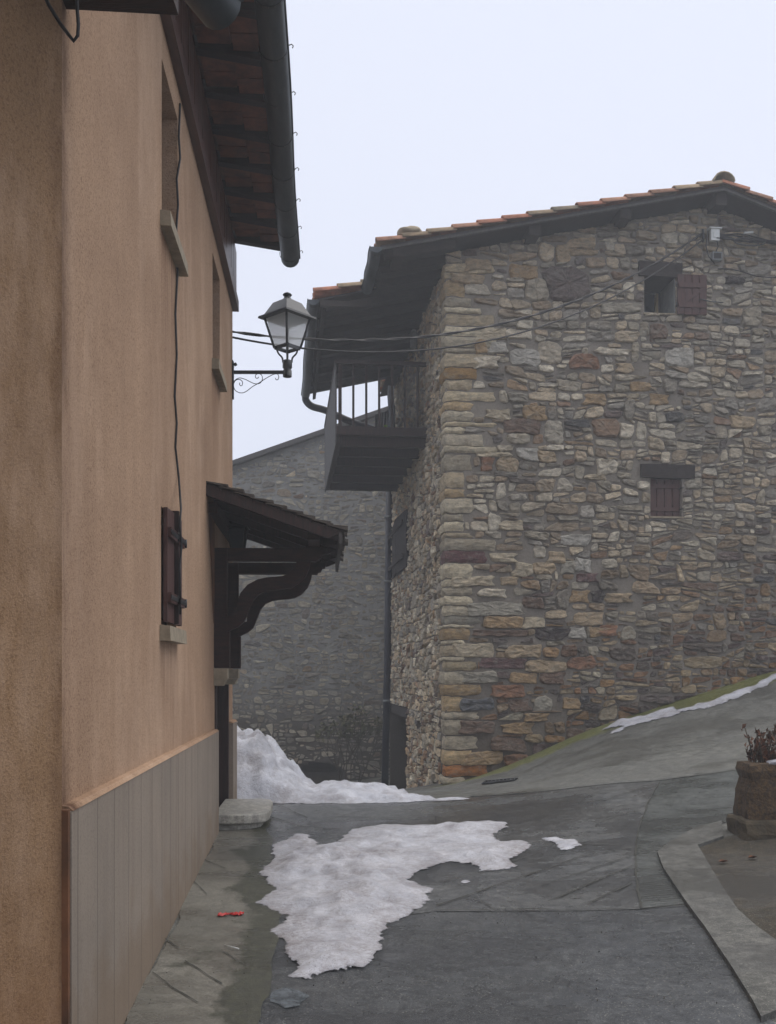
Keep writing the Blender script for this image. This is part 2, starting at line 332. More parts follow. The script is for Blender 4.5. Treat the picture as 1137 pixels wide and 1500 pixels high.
for px, py in ((653, 1150), (697, 1138), (760, 1115), (823, 1086), (881, 1062), (939, 1044), (1012, 1020), (1110, 989)):
    u, z = fpx(px, py); p = SF(u, 0, z); cp.append(tuple(p))
for tt, z in ((2, -.25), (4.3, -.66), (7.7, -1.1)): cp.append(tuple(SS(tt, 0, z)))
cp += [tuple(SF(8.5, 0, 2.6)), (8.5, 12, 2.0), (9, 19, 3.0), (4, 20, .6)]
cpa = np.array(cp); A = cpa[:, :2]
def Uk(r2): return r2*np.log(r2+1e-9)*.5
n_ = len(A); K = Uk(((A[:, None]-A[None])**2).sum(-1))+np.eye(n_)*.25
Pm = np.hstack([np.ones((n_, 1)), A]); Lm = np.zeros((n_+3, n_+3)); Lm[:n_, :n_] = K; Lm[:n_, n_:] = Pm; Lm[n_:, :n_] = Pm.T
W = np.linalg.solve(Lm, np.concatenate([cpa[:, 2], np.zeros(3)]))
def H(x, y):
    x = min(max(x, -6), 9); y = min(max(y, -4), 27)
    r2 = ((A-np.array((x, y)))**2).sum(-1)
    z = float(W[:n_] @ Uk(r2)+W[n_]+W[n_+1]*x+W[n_+2]*y)
    return z+.010*noise.noise(V((x*.9, y*.9, 3.1)))+.003*noise.noise(V((x*4, y*4, 1.7)))
def ground_hit(px, py):
    k = (px-CX)/F; s = (HY-py)/F; y = 3.0; pv = None
    while y < 30:
        dz = CZ+s*y-H(k*y, y)
        if dz < 0:
            a, b = y-.1, y
            for _ in range(12):
                m_ = (a+b)/2
                if CZ+s*m_-H(k*m_, m_) < 0: b = m_
                else: a = m_
            return V((k*b, b, 0))
        y += .1
    return V((k*11, 11, 0))

def inpoly(p, poly):
    c_ = False; j = len(poly)-1
    for i in range(len(poly)):
        a, b = poly[i], poly[j]
        if (a.y > p.y) != (b.y > p.y) and p.x < (b.x-a.x)*(p.y-a.y)/(b.y-a.y)+a.x: c_ = not c_
        j = i
    return c_
def pdist(p, poly):
    best = 1e9
    for i in range(len(poly)):
        a = poly[i]; b = poly[(i+1) % len(poly)]; ab = b-a
        t_ = max(0, min(1, (p-a).dot(ab)/max(ab.length_squared, 1e-9))); best = min(best, (p-a-ab*t_).length)
    return best
def densify(poly, step, jit=0.0, nf=6.0, seed=0.0):
    out = []
    for i in range(len(poly)):
        a = poly[i]; b = poly[(i+1) % len(poly)]; n = max(1, int((b-a).length/step))
        nrm = V((b.y-a.y, a.x-b.x)); nrm = nrm.normalized() if nrm.length > 0 else nrm
        for k in range(n):
            p = a+(b-a)*(k/n)
            w = noise.noise(V((p.x*nf, p.y*nf, seed)))+.5*noise.noise(V((p.x*nf*2.7, p.y*nf*2.7, seed+5)))
            out.append(p+nrm*w*jit)
    return out
def drape(name, poly, mat, off=.004, step=.12, height=None, jit=0.0, nf=6.0, skirt=0.0, attrs=None, kind='structure', seed=0.0, base=H):
    poly = [V((p[0], p[1])) for p in poly]
    poly = densify(poly, step, jit, nf, seed)
    xs = [p.x for p in poly]; ys = [p.y for p in poly]; pts = []
    x = min(xs)+step/2
    while x < max(xs):
        y = min(ys)+step/2
        while y < max(ys):
            q = V((x+random.uniform(-.2, .2)*step, y+random.uniform(-.2, .2)*step))
            if inpoly(q, poly) and pdist(q, poly) > step*.45: pts.append(q)
            y += step
        x += step
    nb = len(poly)
    r = delaunay_2d_cdt(poly+pts, [(i, (i+1) % nb) for i in range(nb)], [], 1, 1e-5)
    vv, ee, ff = r[0], r[1], r[2]
    m = MB(); vs = []; att = {k: [] for k in (attrs or {})}
    for p in vv:
        d = pdist(p, poly); h = height(p, d) if height else 0
        vs.append(V((p.x, p.y, base(p.x, p.y)+off+h)))
        for k in att: att[k].append(attrs[k](p, d))
    m.add(vs, [tuple(f) for f in ff], 0, True, **att)
    if skirt:
        o = len(m.v); lo = [V((p.x, p.y, base(p.x, p.y)-skirt)) for p in poly]; hi = [V((p.x, p.y, base(p.x, p.y)+off+(height(p, 0) if height else 0))) for p in poly]
        m.add(lo+hi, [(i, (i+1) % nb, nb+(i+1) % nb, nb+i) for i in range(nb)], 0, False)
    ob = m.build(name, mat, fix=True)
    if ob.data.polygons and sum(pl.normal.z for pl in ob.data.polygons) < 0: ob.data.flip_normals()
    if kind: ob['kind'] = kind
    return ob
def gp(*pts): return [ground_hit(a, b) for a, b in pts]

def mossval(x, y):
    p = V((x, y, 0)); q = p-CO; u = q.dot(UA); d = -q.dot(UT); v = 0
    if u > -.2 and d > -.1: v = max(v, 1.25-d/.75-max(0, .7-u)*.8)
    return max(0, min(1, v))
def axis(lo, hi, flo, fhi, fine, coarse):
    a = []; x = flo
    while x <= fhi: a.append(x); x += fine
    s = fine; x = flo
    while x > lo: s = min(s*1.5, coarse); x -= s; a.insert(0, x)
    s = fine; x = a[-1]
    while x < hi: s = min(s*1.5, coarse); x += s; a.append(x)
    return a
gx = axis(-110, 110, -2.4, 6.6, .09, 14); gy = axis(-80, 140, 3.2, 18, .09, 14)
g = MB(); vs = [V((x, y, H(x, y))) for y in gy for x in gx]; nx = len(gx)
g.add(vs, [(j*nx+i, j*nx+i+1, (j+1)*nx+i+1, (j+1)*nx+i) for j in range(len(gy)-1) for i in range(nx-1)], 0, True, moss=[mossval(p.x, p.y) for p in vs])
tag(g.build('ground', 'ramp'), kind='structure')

# paving of the lane in front of the ramp
slab = gp((345, 1178), (500, 1178), (640, 1172), (690, 1168), (800, 1160), (900, 1149), (966, 1145), (948, 1180), (935, 1215), (930, 1250), (932, 1290), (938, 1333), (640, 1336))
slab += gp((520, 1350), (400, 1345), (330, 1300), (340, 1240), (375, 1215))
drape('lane_paving', slab, 'slab', .006, .14, attrs={'moss': lambda p, d: 0.0})
low = [V((-.2, -3)), V((2.2, -3))]+gp((1110, 1478), (1068, 1419), (1033, 1366), (1003, 1326), (938, 1333.5), (640, 1336.5), (520, 1350.5), (400, 1345.5))+[V((-.75, 5.1)), V((-.3, 3))]
drape('lane_surface', low, 'lower', .005, .16, jit=.012, nf=9)
rs = gp((966.5, 1145), (1060, 1132), (1140, 1122), (1137, 1180), (1055, 1208), (1020, 1217), (981, 1239), (963, 1254), (972, 1278), (1003, 1325), (939, 1332.5), (933, 1290), (931, 1250), (936, 1215), (949, 1180))
drape('ribbed_strip', rs, 'rough', .007, .14)
ch = gp((690, 1165), (800, 1157), (900, 1145.5), (966, 1140), (1060, 1127), (1140, 1115), (1140, 1121), (1060, 1131.5), (966, 1144.5), (900, 1148.5), (800, 1159.6), (690, 1167.7))
drape('drain_channel', ch, 'channel', .009, .2)
# pavement of pale worn slabs at the foot of the plaster house
pv = [V((LW(y, .04, 0).x, y)) for y in (-3, 0, 3, 5, 7, 9, 10.9)]+[V((-1.28, 10.95)), V((-1.08, 9.3)), V((-.78, 7.2)), V((-.62, 6)), V((-.6, 4.6)), V((-.15, 3)), V((0, 0)), V((0, -3))]
drape('pavement', pv, 'pave', .010, .09, jit=.05, nf=2.0, attrs={'moss': lambda p, d: max(0, min(1, .52+.85*noise.noise(V((p.x*2.0, p.y*1.3, 8.8)))+1.9*(p.x+.92+.0643*p.y-.34)))})
# kerb
kl = [(1115, 1500), (1103, 1476), (1068, 1419), (1033, 1366), (1003, 1325), (972, 1278), (963, 1254), (981, 1239), (1020, 1217), (1057, 1208)]
kr = [(1060, 1231), (1022, 1244), (1035, 1266), (1055, 1301), (1081, 1340), (1110, 1366), (1150, 1395), (1230, 1450)]
kb = gp(*kl)+gp(*kr)
drape('kerb', kb, 'kerb', .035, .1, skirt=.05)
sb = gp((1061, 1229), (1024, 1245), (1037, 1267), (1056, 1300), (1082, 1339), (1111, 1365), (1150, 1394), (1300, 1440))+[V((6, 6)), V((6, 8.4)), V((3.2, 8.3))]
drape('planting_bed', sb, 'soil', .014, .1)
# joints scored into the paving
def ribbon(m, pts, w, off=.016):
    ps = gp(*pts) if not isinstance(pts[0], V) else pts
    fine = []
    for i in range(len(ps)-1):
        n = max(2, int((ps[i+1]-ps[i]).length/.06))
        for k in range(n): fine.append(ps[i]+(ps[i+1]-ps[i])*(k/n))
    fine.append(ps[-1]); vs = []
    for i, p in enumerate(fine):
        d = fine[min(i+1, len(fine)-1)]-fine[max(i-1, 0)]; nn = V((-d.y, d.x, 0)).normalized()
        ww = .8*w*(.35+1.3*abs(noise.noise(V((p.x*5, p.y*5, w*90))))+.3*random.random())
        p = p+nn*(.012*noise.noise(V((p.x*3, p.y*3, 7)))+.006*noise.noise(V((p.x*17, p.y*17, 2))))
        for s_ in (-1, 1):
            q = p+nn*ww*s_*.5; vs.append(V((q.x, q.y, H(q.x, q.y)+off)))
    m.add(vs, [(2*i, 2*i+1, 2*i+3, 2*i+2) for i in range(len(fine)-1)])
J = MB()
for pts, w in (([(640, 1329), (767, 1286), (850, 1257), (924, 1244)], .020), ([(802, 1323), (928, 1270)], .016), ([(863, 1326), (926, 1296)], .018), ([(793, 1299), (926, 1255)], .012),
               ([(861, 1178), (963, 1152)], .016), ([(222, 1428), (290, 1473)], .010), ([(271, 1411), (326, 1445)], .010), ([(328, 1397), (359, 1416)], .008), ([(282, 1293), (304, 1312)], .010),
               ([(387, 1196), (442, 1213), (501, 1217)], .022), ([(408, 1181), (450, 1200)], .014), ([(400, 1222), (470, 1206), (530, 1190)], .010), ([(640, 1336), (780, 1335), (938, 1334)], .014),
               ([(966, 1148), (948, 1182), (935, 1216), (931, 1252), (933, 1292), (939, 1334)], .022), ([(939, 1334), (1003, 1328)], .014), ([(696, 1318), (720, 1330)], .014), ([(640, 1296), (700, 1282), (790, 1250)], .010),
               ([(880, 1205), (905, 1196), (940, 1190)], .012), ([(240, 1377), (262, 1393)], .012), ([(300, 1262), (330, 1275)], .010), ([(700, 1172), (820, 1164), (900, 1152.5), (1050, 1135)], .014),
               ([(560, 1200), (640, 1195), (700, 1186)], .008), ([(820, 1245), (850, 1238), (905, 1240)], .01)):
    ribbon(J, pts, w)
J.build('paving_joints', 'joint')['kind'] = 'structure'
J2 = MB()
for pts, w in (([(907, 1122), (1011, 1109), (1055, 1090)], .012), ([(930, 1085), (955, 1094)], .008)): ribbon(J2, pts, w, .01)
J2.build('ramp_cracks', 'joint')['kind'] = 'structure'
# pebbles and bits of litter strewn on the lane
rb = MB()
for k in range(300):
    px = random.uniform(200, 1130); py = random.uniform(1085, 1480)
    p = ground_hit(px, py)
    if p.x < LW(p.y, .1, 0).x or p.y > 14: continue
    r = random.choice((.002, .002, .003, .003, .004, .005)); z = H(p.x, p.y)+.013
    a = random.random()*6; u = V((math.cos(a), math.sin(a), 0))*r; w = V((-math.sin(a), math.cos(a), 0))*r*random.uniform(.5, 1)
    c0 = V((p.x, p.y, z-.006)); top = V((p.x, p.y, z+r*.25))
    rb.add([c0+u, c0+w, c0-u, c0-w, top+u*.5, top+w*.5, top-u*.5, top-w*.5], [(0,1,5,4),(1,2,6,5),(2,3,7,6),(3,0,4,7),(4,5,6,7)], random.choice((0, 0, 1)))
tag(rb.build('grit', ['joint', 'twig'], fix=True), 'dark grit and leaf crumbs scattered over the wet lane', 'debris', kind='stuff')
# ------------------------------------------------------------------ rubble masonry
def clip(poly, nx_, ny_, c_):          # keep n.x <= c
    out = []; n = len(poly)
    for i in range(n):
        a = poly[i]; b = poly[(i+1) % n]; da = a[0]*nx_+a[1]*ny_-c_; db = b[0]*nx_+b[1]*ny_-c_
        if da <= 0: out.append(a)
        if (da < 0 < db) or (db < 0 < da):
            k = da/(da-db); out.append((a[0]+(b[0]-a[0])*k, a[1]+(b[1]-a[1])*k))
    return out
def stone_shape(m, mp, poly, col, hgt, rough=.06, mi=1, seed=0.0, fine=.035):
    n = len(poly)
    if n < 3: return
    cx_ = sum(p[0] for p in poly)/n; cy_ = sum(p[1] for p in poly)/n
    poly = [(p[0]+random.uniform(-.10, .10)*abs(p[0]-cx_), p[1]+random.uniform(-.16, .16)*abs(p[1]-cy_)) for p in poly]
    q = []
    for i in range(n):
        a = poly[i]; b = poly[(i+1) % n]; k = random.uniform(.10, .27); k2 = random.uniform(.10, .27)
        p0 = (a[0]+(b[0]-a[0])*k, a[1]+(b[1]-a[1])*k); p1 = (b[0]-(b[0]-a[0])*k2, b[1]-(b[1]-a[1])*k2)
        L_ = math.hypot(p1[0]-p0[0], p1[1]-p0[1]); ns = max(1, int(L_/fine))
        for s_ in range(ns): q.append((p0[0]+(p1[0]-p0[0])*s_/ns, p0[1]+(p1[1]-p0[1])*s_/ns))
        q.append(p1)
    q2 = [q[0]]
    for p in q[1:]:
        if math.hypot(p[0]-q2[-1][0], p[1]-q2[-1][1]) > .007: q2.append(p)
    q = q2; n = len(q)
    if n < 4: return
    size = math.sqrt(sum((p[0]-cx_)**2+(p[1]-cy_)**2 for p in q)/n); amp = min(.016, size*.13)
    q = [(x+amp*noise.noise(V((x*24, y*24, seed))), y+amp*.8*noise.noise(V((x*24, y*24, seed+4)))) for x, y in q]
    tu = random.uniform(-.45, .45)*hgt/size; tv = random.uniform(-.55, .35)*hgt/size
    vs = []
    for r_i, (s_, d) in enumerate(((1.03, -.03), (1.0, .45*hgt), (.88, .95*hgt), (.50, 1.0*hgt))):
        for (x, y) in q:
            j = random.uniform(-.05, .05) if r_i > 1 else 0
            x2 = cx_+(x-cx_)*(s_+j); y2 = cy_+(y-cy_)*(s_+j)
            dd = d+(tu*(x2-cx_)+tv*(y2-cy_)+noise.noise(V((x2*13, y2*17, seed)))*hgt*.6+noise.noise(V((x2*34, y2*44, seed+9)))*hgt*.42 if d > 0 else 0)
            vs.append(mp(x2, max(dd, .003) if d > 0 else dd, y2))
    vs.append(mp(cx_, hgt*random.uniform(.75, 1.2), cy_)); fs = []
    for r_i in range(3):
        for i in range(n): fs.append((r_i*n+i, r_i*n+(i+1) % n, (r_i+1)*n+(i+1) % n, (r_i+1)*n+i))
    for i in range(n): fs.append((3*n+i, 3*n+(i+1) % n, len(vs)-1))
    m.add(vs, fs, mi, False, col=col)
def coursed(m, mp, dom, bbox, holes, strip, target, colf, gap=.010, hr=(.018, .05), mi=1, seed=1, fine=.035, elong=2.0, chaos=1.0, ragged=None):
    rnd = random.Random(seed); u0, v0, u1, v1 = bbox; cnt = 0
    def area(p): return abs(sum(p[i][0]*p[(i+1) % len(p)][1]-p[(i+1) % len(p)][0]*p[i][1] for i in range(len(p))))/2
    def split(p, out):
        xs = [a for a, b in p]; ys = [b for a, b in p]; w = max(xs)-min(xs); h = max(ys)-min(ys); A_ = area(p)
        cx_ = (min(xs)+max(xs))/2; loc_ = 1.0 if ragged is None else ragged(cx_, (min(ys)+max(ys))/2)
        tg_ = target*math.exp(rnd.gauss(-.15, .75))*loc_
        if (A_ < tg_ and w < elong*1.9*h+.05) or A_ < .0048 or h < .068: out.append(p); return
        vert = w/elong > h*rnd.uniform(.75, 1.35); k = rnd.uniform(.28, .72)
        if vert: an = rnd.gauss(0, .20)*chaos
        else: an = PI/2+rnd.gauss(0, .10 if w > .45 else .20)*chaos
        nx_, ny_ = math.cos(an), math.sin(an); x = min(xs)+w*(k if vert else .5); y = min(ys)+h*(.5 if vert else k); c_ = nx_*x+ny_*y
        for q in (clip(p, nx_, ny_, c_), clip(p, -nx_, -ny_, -c_)):
            if len(q) >= 3 and area(q) > .0008: split(q, out)
    def wrp(u, v): return (u+.06*noise.noise(V((u*.9, v*1.1, seed)))+.022*noise.noise(V((u*4, v*4, seed+2))), v+.10*noise.noise(V((u*.45, v*.8, seed+5)))+.035*noise.noise(V((u*2.3, v*2.3, seed+7))))
    v = v0
    while v < v1:
        hh = rnd.uniform(*strip); out = []; u = u0-.4*rnd.random()
        while u < u1:
            ww = rnd.uniform(.5, 1.3)*hh*2; split([(u, v), (u+ww, v), (u+ww, v+hh), (u, v+hh)], out); u += ww
        v += hh
        for p in out:
            n = len(p); cx_ = sum(a for a, b in p)/n; cy_ = sum(b for a, b in p)/n
            g_ = gap*rnd.choice((.5, .8, 1, 1, 1.3, 2.0)); q = [(a, b) for a, b in p]
            for i in range(n):                       # inset every side
                a, b = p[i], p[(i+1) % n]; L_ = math.hypot(b[0]-a[0], b[1]-a[1])
                if L_ < 1e-5: continue
                nx_, ny_ = (b[1]-a[1])/L_, -(b[0]-a[0])/L_
                if (cx_-a[0])*nx_+(cy_-a[1])*ny_ > 0: nx_, ny_ = -nx_, -ny_
                q = clip(q, nx_, ny_, a[0]*nx_+a[1]*ny_-g_*rnd.uniform(.5, 1.3))
                if len(q) < 3: break
            if len(q) < 3: continue
            if rnd.random() < .6:                   # knock a corner off
                an = rnd.uniform(0, 2*PI); nx_, ny_ = math.cos(an)*.6, math.sin(an); L_ = math.hypot(nx_, ny_); nx_ /= L_; ny_ /= L_
                mx_ = max(a*nx_+b*ny_ for a, b in q); c0 = cx_*nx_+cy_*ny_; q = clip(q, nx_, ny_, c0+(mx_-c0)*rnd.uniform(.62, .9))
                if len(q) < 3: continue
            pr = [wrp(a, b) for a, b in q]; n = len(pr); u_ = sum(a for a, b in pr)/n; v_ = sum(b for a, b in pr)/n
            if any(h[0] < u_ < h[1] and h[2] < v_ < h[3] for h in holes): continue
            for a, b, c_ in dom:
                pr = clip(pr, a, b, c_)
                if len(pr) < 3: break
            for h in holes:
                if len(pr) < 3: break
                if h[0]-1 < u_ < h[1]+1 and h[2]-.8 < v_ < h[3]+.8:
                    s_ = [(h[0]-u_, (1, 0, h[0]-gap)), (u_-h[1], (-1, 0, -h[1]-gap)), (h[2]-v_, (0, 1, h[2]-gap)), (v_-h[3], (0, -1, -h[3]-gap))]
                    pr = clip(pr, *max(s_, key=lambda e: e[0])[1])
            if len(pr) < 3 or area(pr) < .0009: continue
            cnt += 1
            stone_shape(m, mp, pr, colf(u_, v_, rnd), rnd.uniform(*hr)*min(1.3, .6+math.sqrt(area(pr))*2.2), mi=mi, seed=cnt*.37, fine=fine)
    return cnt
def feature(m, mp, u0, u1, v0, v1, col, h=.035, mi=1):
    w = u1-u0; t_ = v1-v0; j = lambda s_: random.uniform(-.13, .13)*min(s_, .3)
    stone_shape(m, mp, [(u0+j(w), v0+j(t_)), ((u0+u1)/2, v0+j(t_)), (u1+j(w), v0+j(t_)), (u1+j(w)*1.5, (v0+v1)/2), (u1+j(w), v1+j(t_)), ((u0+u1)/2, v1+j(t_)), (u0+j(w), v1+j(t_)), (u0+j(w)*1.5, (v0+v1)/2)], col, h, .05, mi, seed=u0*7+v0)
def openwall(m, mp, u0, u1, v0, v1, holes, depth, mi=0, rmi=None, flip=False):
    us = sorted({u0, u1, *[h[0] for h in holes], *[h[1] for h in holes]}); vz = sorted({v0, v1, *[h[2] for h in holes], *[h[3] for h in holes]})
    for i in range(len(us)-1):
        for j in range(len(vz)-1):
            a, b, c_, d = us[i], us[i+1], vz[j], vz[j+1]; mu = (a+b)/2; mv = (c_+d)/2
            if any(h[0] < mu < h[1] and h[2] < mv < h[3] for h in holes): continue
            m.add([mp(a, 0, c_), mp(b, 0, c_), mp(b, 0, d), mp(a, 0, d)], [(0, 1, 2, 3)], mi)
    for h in holes:
        a, b, c_, d = h[:4]; D = -(h[4] if len(h) > 4 else depth); r = mi if rmi is None else rmi
        m.add([mp(a, 0, c_), mp(b, 0, c_), mp(b, 0, d), mp(a, 0, d), mp(a, D, c_), mp(b, D, c_), mp(b, D, d), mp(a, D, d)], [(0, 1, 5, 4), (1, 2, 6, 5), (2, 3, 7, 6), (3, 0, 4, 7)], r)
PAL_G = [srgb(158, 150, 132), srgb(142, 134, 118), srgb(174, 165, 144), srgb(126, 118, 106), srgb(150, 138, 116), srgb(164, 152, 128), srgb(130, 125, 118)]
PAL_T = [srgb(160, 140, 108), srgb(148, 126, 96), srgb(172, 152, 118), srgb(138, 114, 84)]
PAL_R = [srgb(138, 100, 64), srgb(122, 86, 58), srgb(148, 112, 64), srgb(106, 80, 62)]
PAL_D = [srgb(96, 86, 84), srgb(98, 80, 78), srgb(82, 82, 86), srgb(104, 92, 84)]
def gy(c_, k): g_ = .34*c_[0]+.42*c_[1]+.24*c_[2]; return tuple(x*(1-k)+g_*w_*k for x, w_ in zip(c_[:3], (1.06, 1.0, .90)))+(1,)
def wc(c_, k=1.0): return tuple(x*k for x in c_[:3])+(1,)
def col_front(u, v, rnd):
    g_ = H(CO.x+u, 15.2) if -1 < u < 8 else 0
    low = max(0, min(1, 1.05-(v-g_)/2.6)); mid = max(0, min(1, 1.1-(v-g_)/5.5))
    pg = .60-.42*low-.12*mid; pt = .31+.08*mid; pr = .04+.30*low+.05*mid; x = rnd.random()
    c_ = rnd.choice(PAL_G) if x < pg else rnd.choice(PAL_T) if x < pg+pt else rnd.choice(PAL_R) if x < pg+pt+pr else rnd.choice(PAL_D)
    return wc(gy(c_, .15+.35*(1-low)), rnd.uniform(1.35, 2.35)*(1-.42*low))
def col_side(u, v, rnd):
    x = rnd.random(); low = max(0, min(1, 1.0-(v+.3)/1.8))
    c_ = rnd.choice(PAL_G) if x < .62-.3*low else rnd.choice(PAL_T) if x < .88-.2*low else rnd.choice(PAL_R) if x < .95 else rnd.choice(PAL_D)
    return wc(gy(c_, .4), rnd.uniform(1.7, 2.8))  # stones brightened in the colour, standing in for light on this wall
def col_back(u, v, rnd):
    x = rnd.random()
    c_ = rnd.choice(PAL_G) if x < .78 else rnd.choice(PAL_T) if x < .93 else rnd.choice(PAL_R) if x < .96 else rnd.choice(PAL_D)
    c_ = gy(c_, .45); k_ = rnd.uniform(.1, .75); return wc(tuple(x*(1-k_)+y*k_ for x, y in zip(c_[:3], srgb(124, 122, 116)[:3])), rnd.uniform(.9, 1.8))  # low-contrast stones drawn towards the mortar grey, partly haze put into the colour

# ------------------------------------------------------------------ canal tile roofs
def tiles(m, o, down, across, up, ncol, lens, sp=.215, ex=.37, seed=3, mi=0, start=0):
    rnd = random.Random(seed)
    for c_ in range(ncol):
        L_ = lens(c_*sp) if callable(lens) else lens
        nrow = int(L_/ex+.5); e2 = L_/max(nrow, 1)
        for r in range(nrow):
            for cv in (0, 1):
                x = rnd.random()
                base_ = srgb(164, 112, 90) if x < .45 else srgb(156, 118, 98) if x < .65 else srgb(150, 132, 110) if x < .9 else srgb(132, 122, 106)
                col = wc(base_, rnd.uniform(.8, 1.15))
                s0 = L_-(r+1)*e2-.05; s1 = L_-r*e2; cx_ = (c_+(.5 if cv else 0))*sp+rnd.uniform(-.008, .008)
                ra, rb_ = (.085, .10) if not cv else (.10, .085); hgt = .065 if not cv else .05
                vs = []; n = 6
                for s_, rad, lift in ((s0, ra, 0.0), (s1, rb_, .028)):
                    for th in (0.0, .014):
                        for k in range(n+1):
                            a = PI*k/n; sx = math.cos(a)*rad; sz = math.sin(a)*(rad*.8)
                            z = (hgt-.03+sz-th) if not cv else (hgt+.02-sz-th)
                            vs.append(o+down*s_+across*(cx_+sx)+up*(z+lift))
                q = n+1; fs = []
                for k in range(n):
                    fs += [(k, k+1, 2*q+k+1, 2*q+k), (q+k+1, q+k, 3*q+k, 3*q+k+1), (2*q+k, 2*q+k+1, 3*q+k+1, 3*q+k)]
                fs += [(0, 2*q, 3*q, q), (n, q+n, 3*q+n, 2*q+n)]
                m.add(vs, fs, mi, True, col=col)

def gutter(m, a, b, outw, r=.085, n=18, sag=.012, th=.006, mi=0):
    d = (b-a); dn = d.normalized(); vs = []; K_ = 8
    for i in range(n+1):
        t_ = i/n; c_ = a+d*t_+V((0, 0, sag*math.sin(t_*9)))+outw*(.006*math.sin(t_*14))
        for rr_ in (r, r-th):
            for k in range(K_+1):
                an = PI+PI*k/K_; vs.append(c_+outw*(math.cos(an)*rr_)+V((0, 0, math.sin(an)*rr_)))
    q = 2*(K_+1); fs = []
    for i in range(n):
        for k in range(K_):
            fs += [(i*q+k, (i+1)*q+k, (i+1)*q+k+1, i*q+k+1), (i*q+K_+1+k+1, (i+1)*q+K_+1+k+1, (i+1)*q+K_+1+k, i*q+K_+1+k)]
    m.add(vs, fs, mi, True)
    for i, s_ in ((0, 1), (n, -1)):          # end caps
        m.add([a+d*(i/n)+V((0, 0, sag*math.sin(i/n*9)))]+[vs[i*q+k] for k in range(K_+1)], [(0, k+1, k+2) for k in range(K_)], mi)
    m.tube([a+outw*(r+.004)+V((0, 0, .004))+d*t_+V((0, 0, sag*math.sin(t_*9)))+outw*(.006*math.sin(t_*14)) for t_ in [i/24 for i in range(25)]], .008, 6, mi)
def hook(m, c_, outw, along, r=.09, mi=0, curl=True):
    pts = [c_+outw*(math.cos(PI+PI*k/8)*r)+V((0, 0, math.sin(PI+PI*k/8)*r)) for k in range(9)]
    for i in range(8):
        p, q = pts[i], pts[i+1]; nrm = (p-c_).normalized()*.004
        m.hexa([p-along*.012, q-along*.012, q+along*.012, p+along*.012, p-along*.012+nrm, q-along*.012+nrm, q+along*.012+nrm, p+along*.012+nrm], mi)
    e = c_+outw*r
    if curl: m.tube([e, e+outw*.012+V((0, 0, .02)), e+outw*.03+V((0, 0, .028)), e+outw*.042+V((0, 0, .015)), e+outw*.036+V((0, 0, .0))], .004, 5, mi)

Z = V((0, 0, 1))
# ================================================================== PLASTER HOUSE
ph = empty('plaster_house', LW(7, 0, 0), 'peach rendered house with grey plinth and dark varnished eaves lining the lane on the left', 'house')
W1 = (6.10, 6.77, 4.35, 5.27); W2 = (8.93, 9.56, 4.35, 5.28); W3 = (6.08, 6.70, 1.90, 2.60); DR = (9.10, 10.38, -.2, 2.35)
wl = MB(); Y0, Y1 = 3.70, 10.92
openwall(wl, LW, Y0, Y1, -.6, 5.55, [W1+(.30,), W2+(.30,), W3+(.12,), DR+(.30,)], .3)
for (a, b) in ((LW(Y1, 0, -.6), V((-9, 11.4, -.6))), (V((-9, 3.0, -.6)), LW(Y0, 0, -.6))):
    wl.add([a, b, b+Z*6.7, a+Z*6.7], [(0, 1, 2, 3)])
wl.add([V((-9, 11.4, -.6)), V((-9, 3, -.6)), V((-9, 3, 6.1)), V((-9, 11.4, 6.1))], [(0, 1, 2, 3)])
wl.add([LW(Y0, 0, 5.55), LW(Y1, 0, 5.55), LW(Y1, 0, 6.25), LW(Y0, 0, 6.25)], [(0, 1, 2, 3)])
# gable over the far end wall
wl.add([LW(Y1, 0, 6.1), V((-9, 11.4, 6.1)), V((-5.3, 11.2, 7.0))], [(0, 1, 2)])
wl.build('wall', 'stucco', ph)
pl = MB()
def pbox(m, y0, y1, d0, d1, z0, z1, mi=0): m.fbox(LW, y0, y1, d0, d1, z0, z1, mi)
pbox(pl, 3.72, 9.03, -.02, .045, -.5, 1.10); pbox(pl, 10.45, 10.95, -.02, .045, -.5, 1.10)
plo = pl.build('plinth', 'plinth', ph, fix=True)
e_ = MB(); 
for (a, b) in ((3.735, 9.03), (10.45, 10.95)):
    e_.hexa([LW(a, -.02, 1.102), LW(b, -.02, 1.102), LW(b, .048, 1.102), LW(a, .048, 1.102), LW(a, -.02, 1.122), LW(b, -.02, 1.122), LW(b, .030, 1.118), LW(a, .030, 1.118)])
e_.build('plinth_capping', 'stucco', ph, fix=True)
e2 = MB(); pbox(e2, 3.69, 3.718, -.02, .040, -.5, 1.11); e2.build('plinth_end', 'orange', ph, fix=True)
# windows
def lwin(y0, y1, z0, z1, shutter=False):
    fr = MB(); D = -.29 if not shutter else -.11
    for a, b, c_, d in ((y0, y0+.05, z0, z1), (y1-.05, y1, z0, z1), (y0+.05, y1-.05, z0, z0+.05), (y0+.05, y1-.05, z1-.05, z1), ((y0+y1)/2-.02, (y0+y1)/2+.02, z0+.05, z1-.05)):
        pbox(fr, a+.003, b-.003, D, D+.05, c_+.003, d-.003)
    w = fr.build('window', 'wood', ph, fix=True)
    pn = MB(); pbox(pn, y0+.01, y1-.01, D-.01, D+.012, z0+.01, z1-.01); pn.build('pane', 'glass', w, fix=True)
    sl = MB(); sl.hexa([LW(y0-.06, -.05, z0-.10), LW(y1+.05, -.05, z0-.10), LW(y1+.05, .065, z0-.10), LW(y0-.06, .065, z0-.10), LW(y0-.06, -.05, z0-.004), LW(y1+.05, -.05, z0-.004), LW(y1+.05, .060, z0-.012), LW(y0-.06, .060, z0-.012)])
    sl.build('sill', 'sill', w, fix=True)
    return w
lwin(*W1); lwin(*W2); lwin(*W3, True)
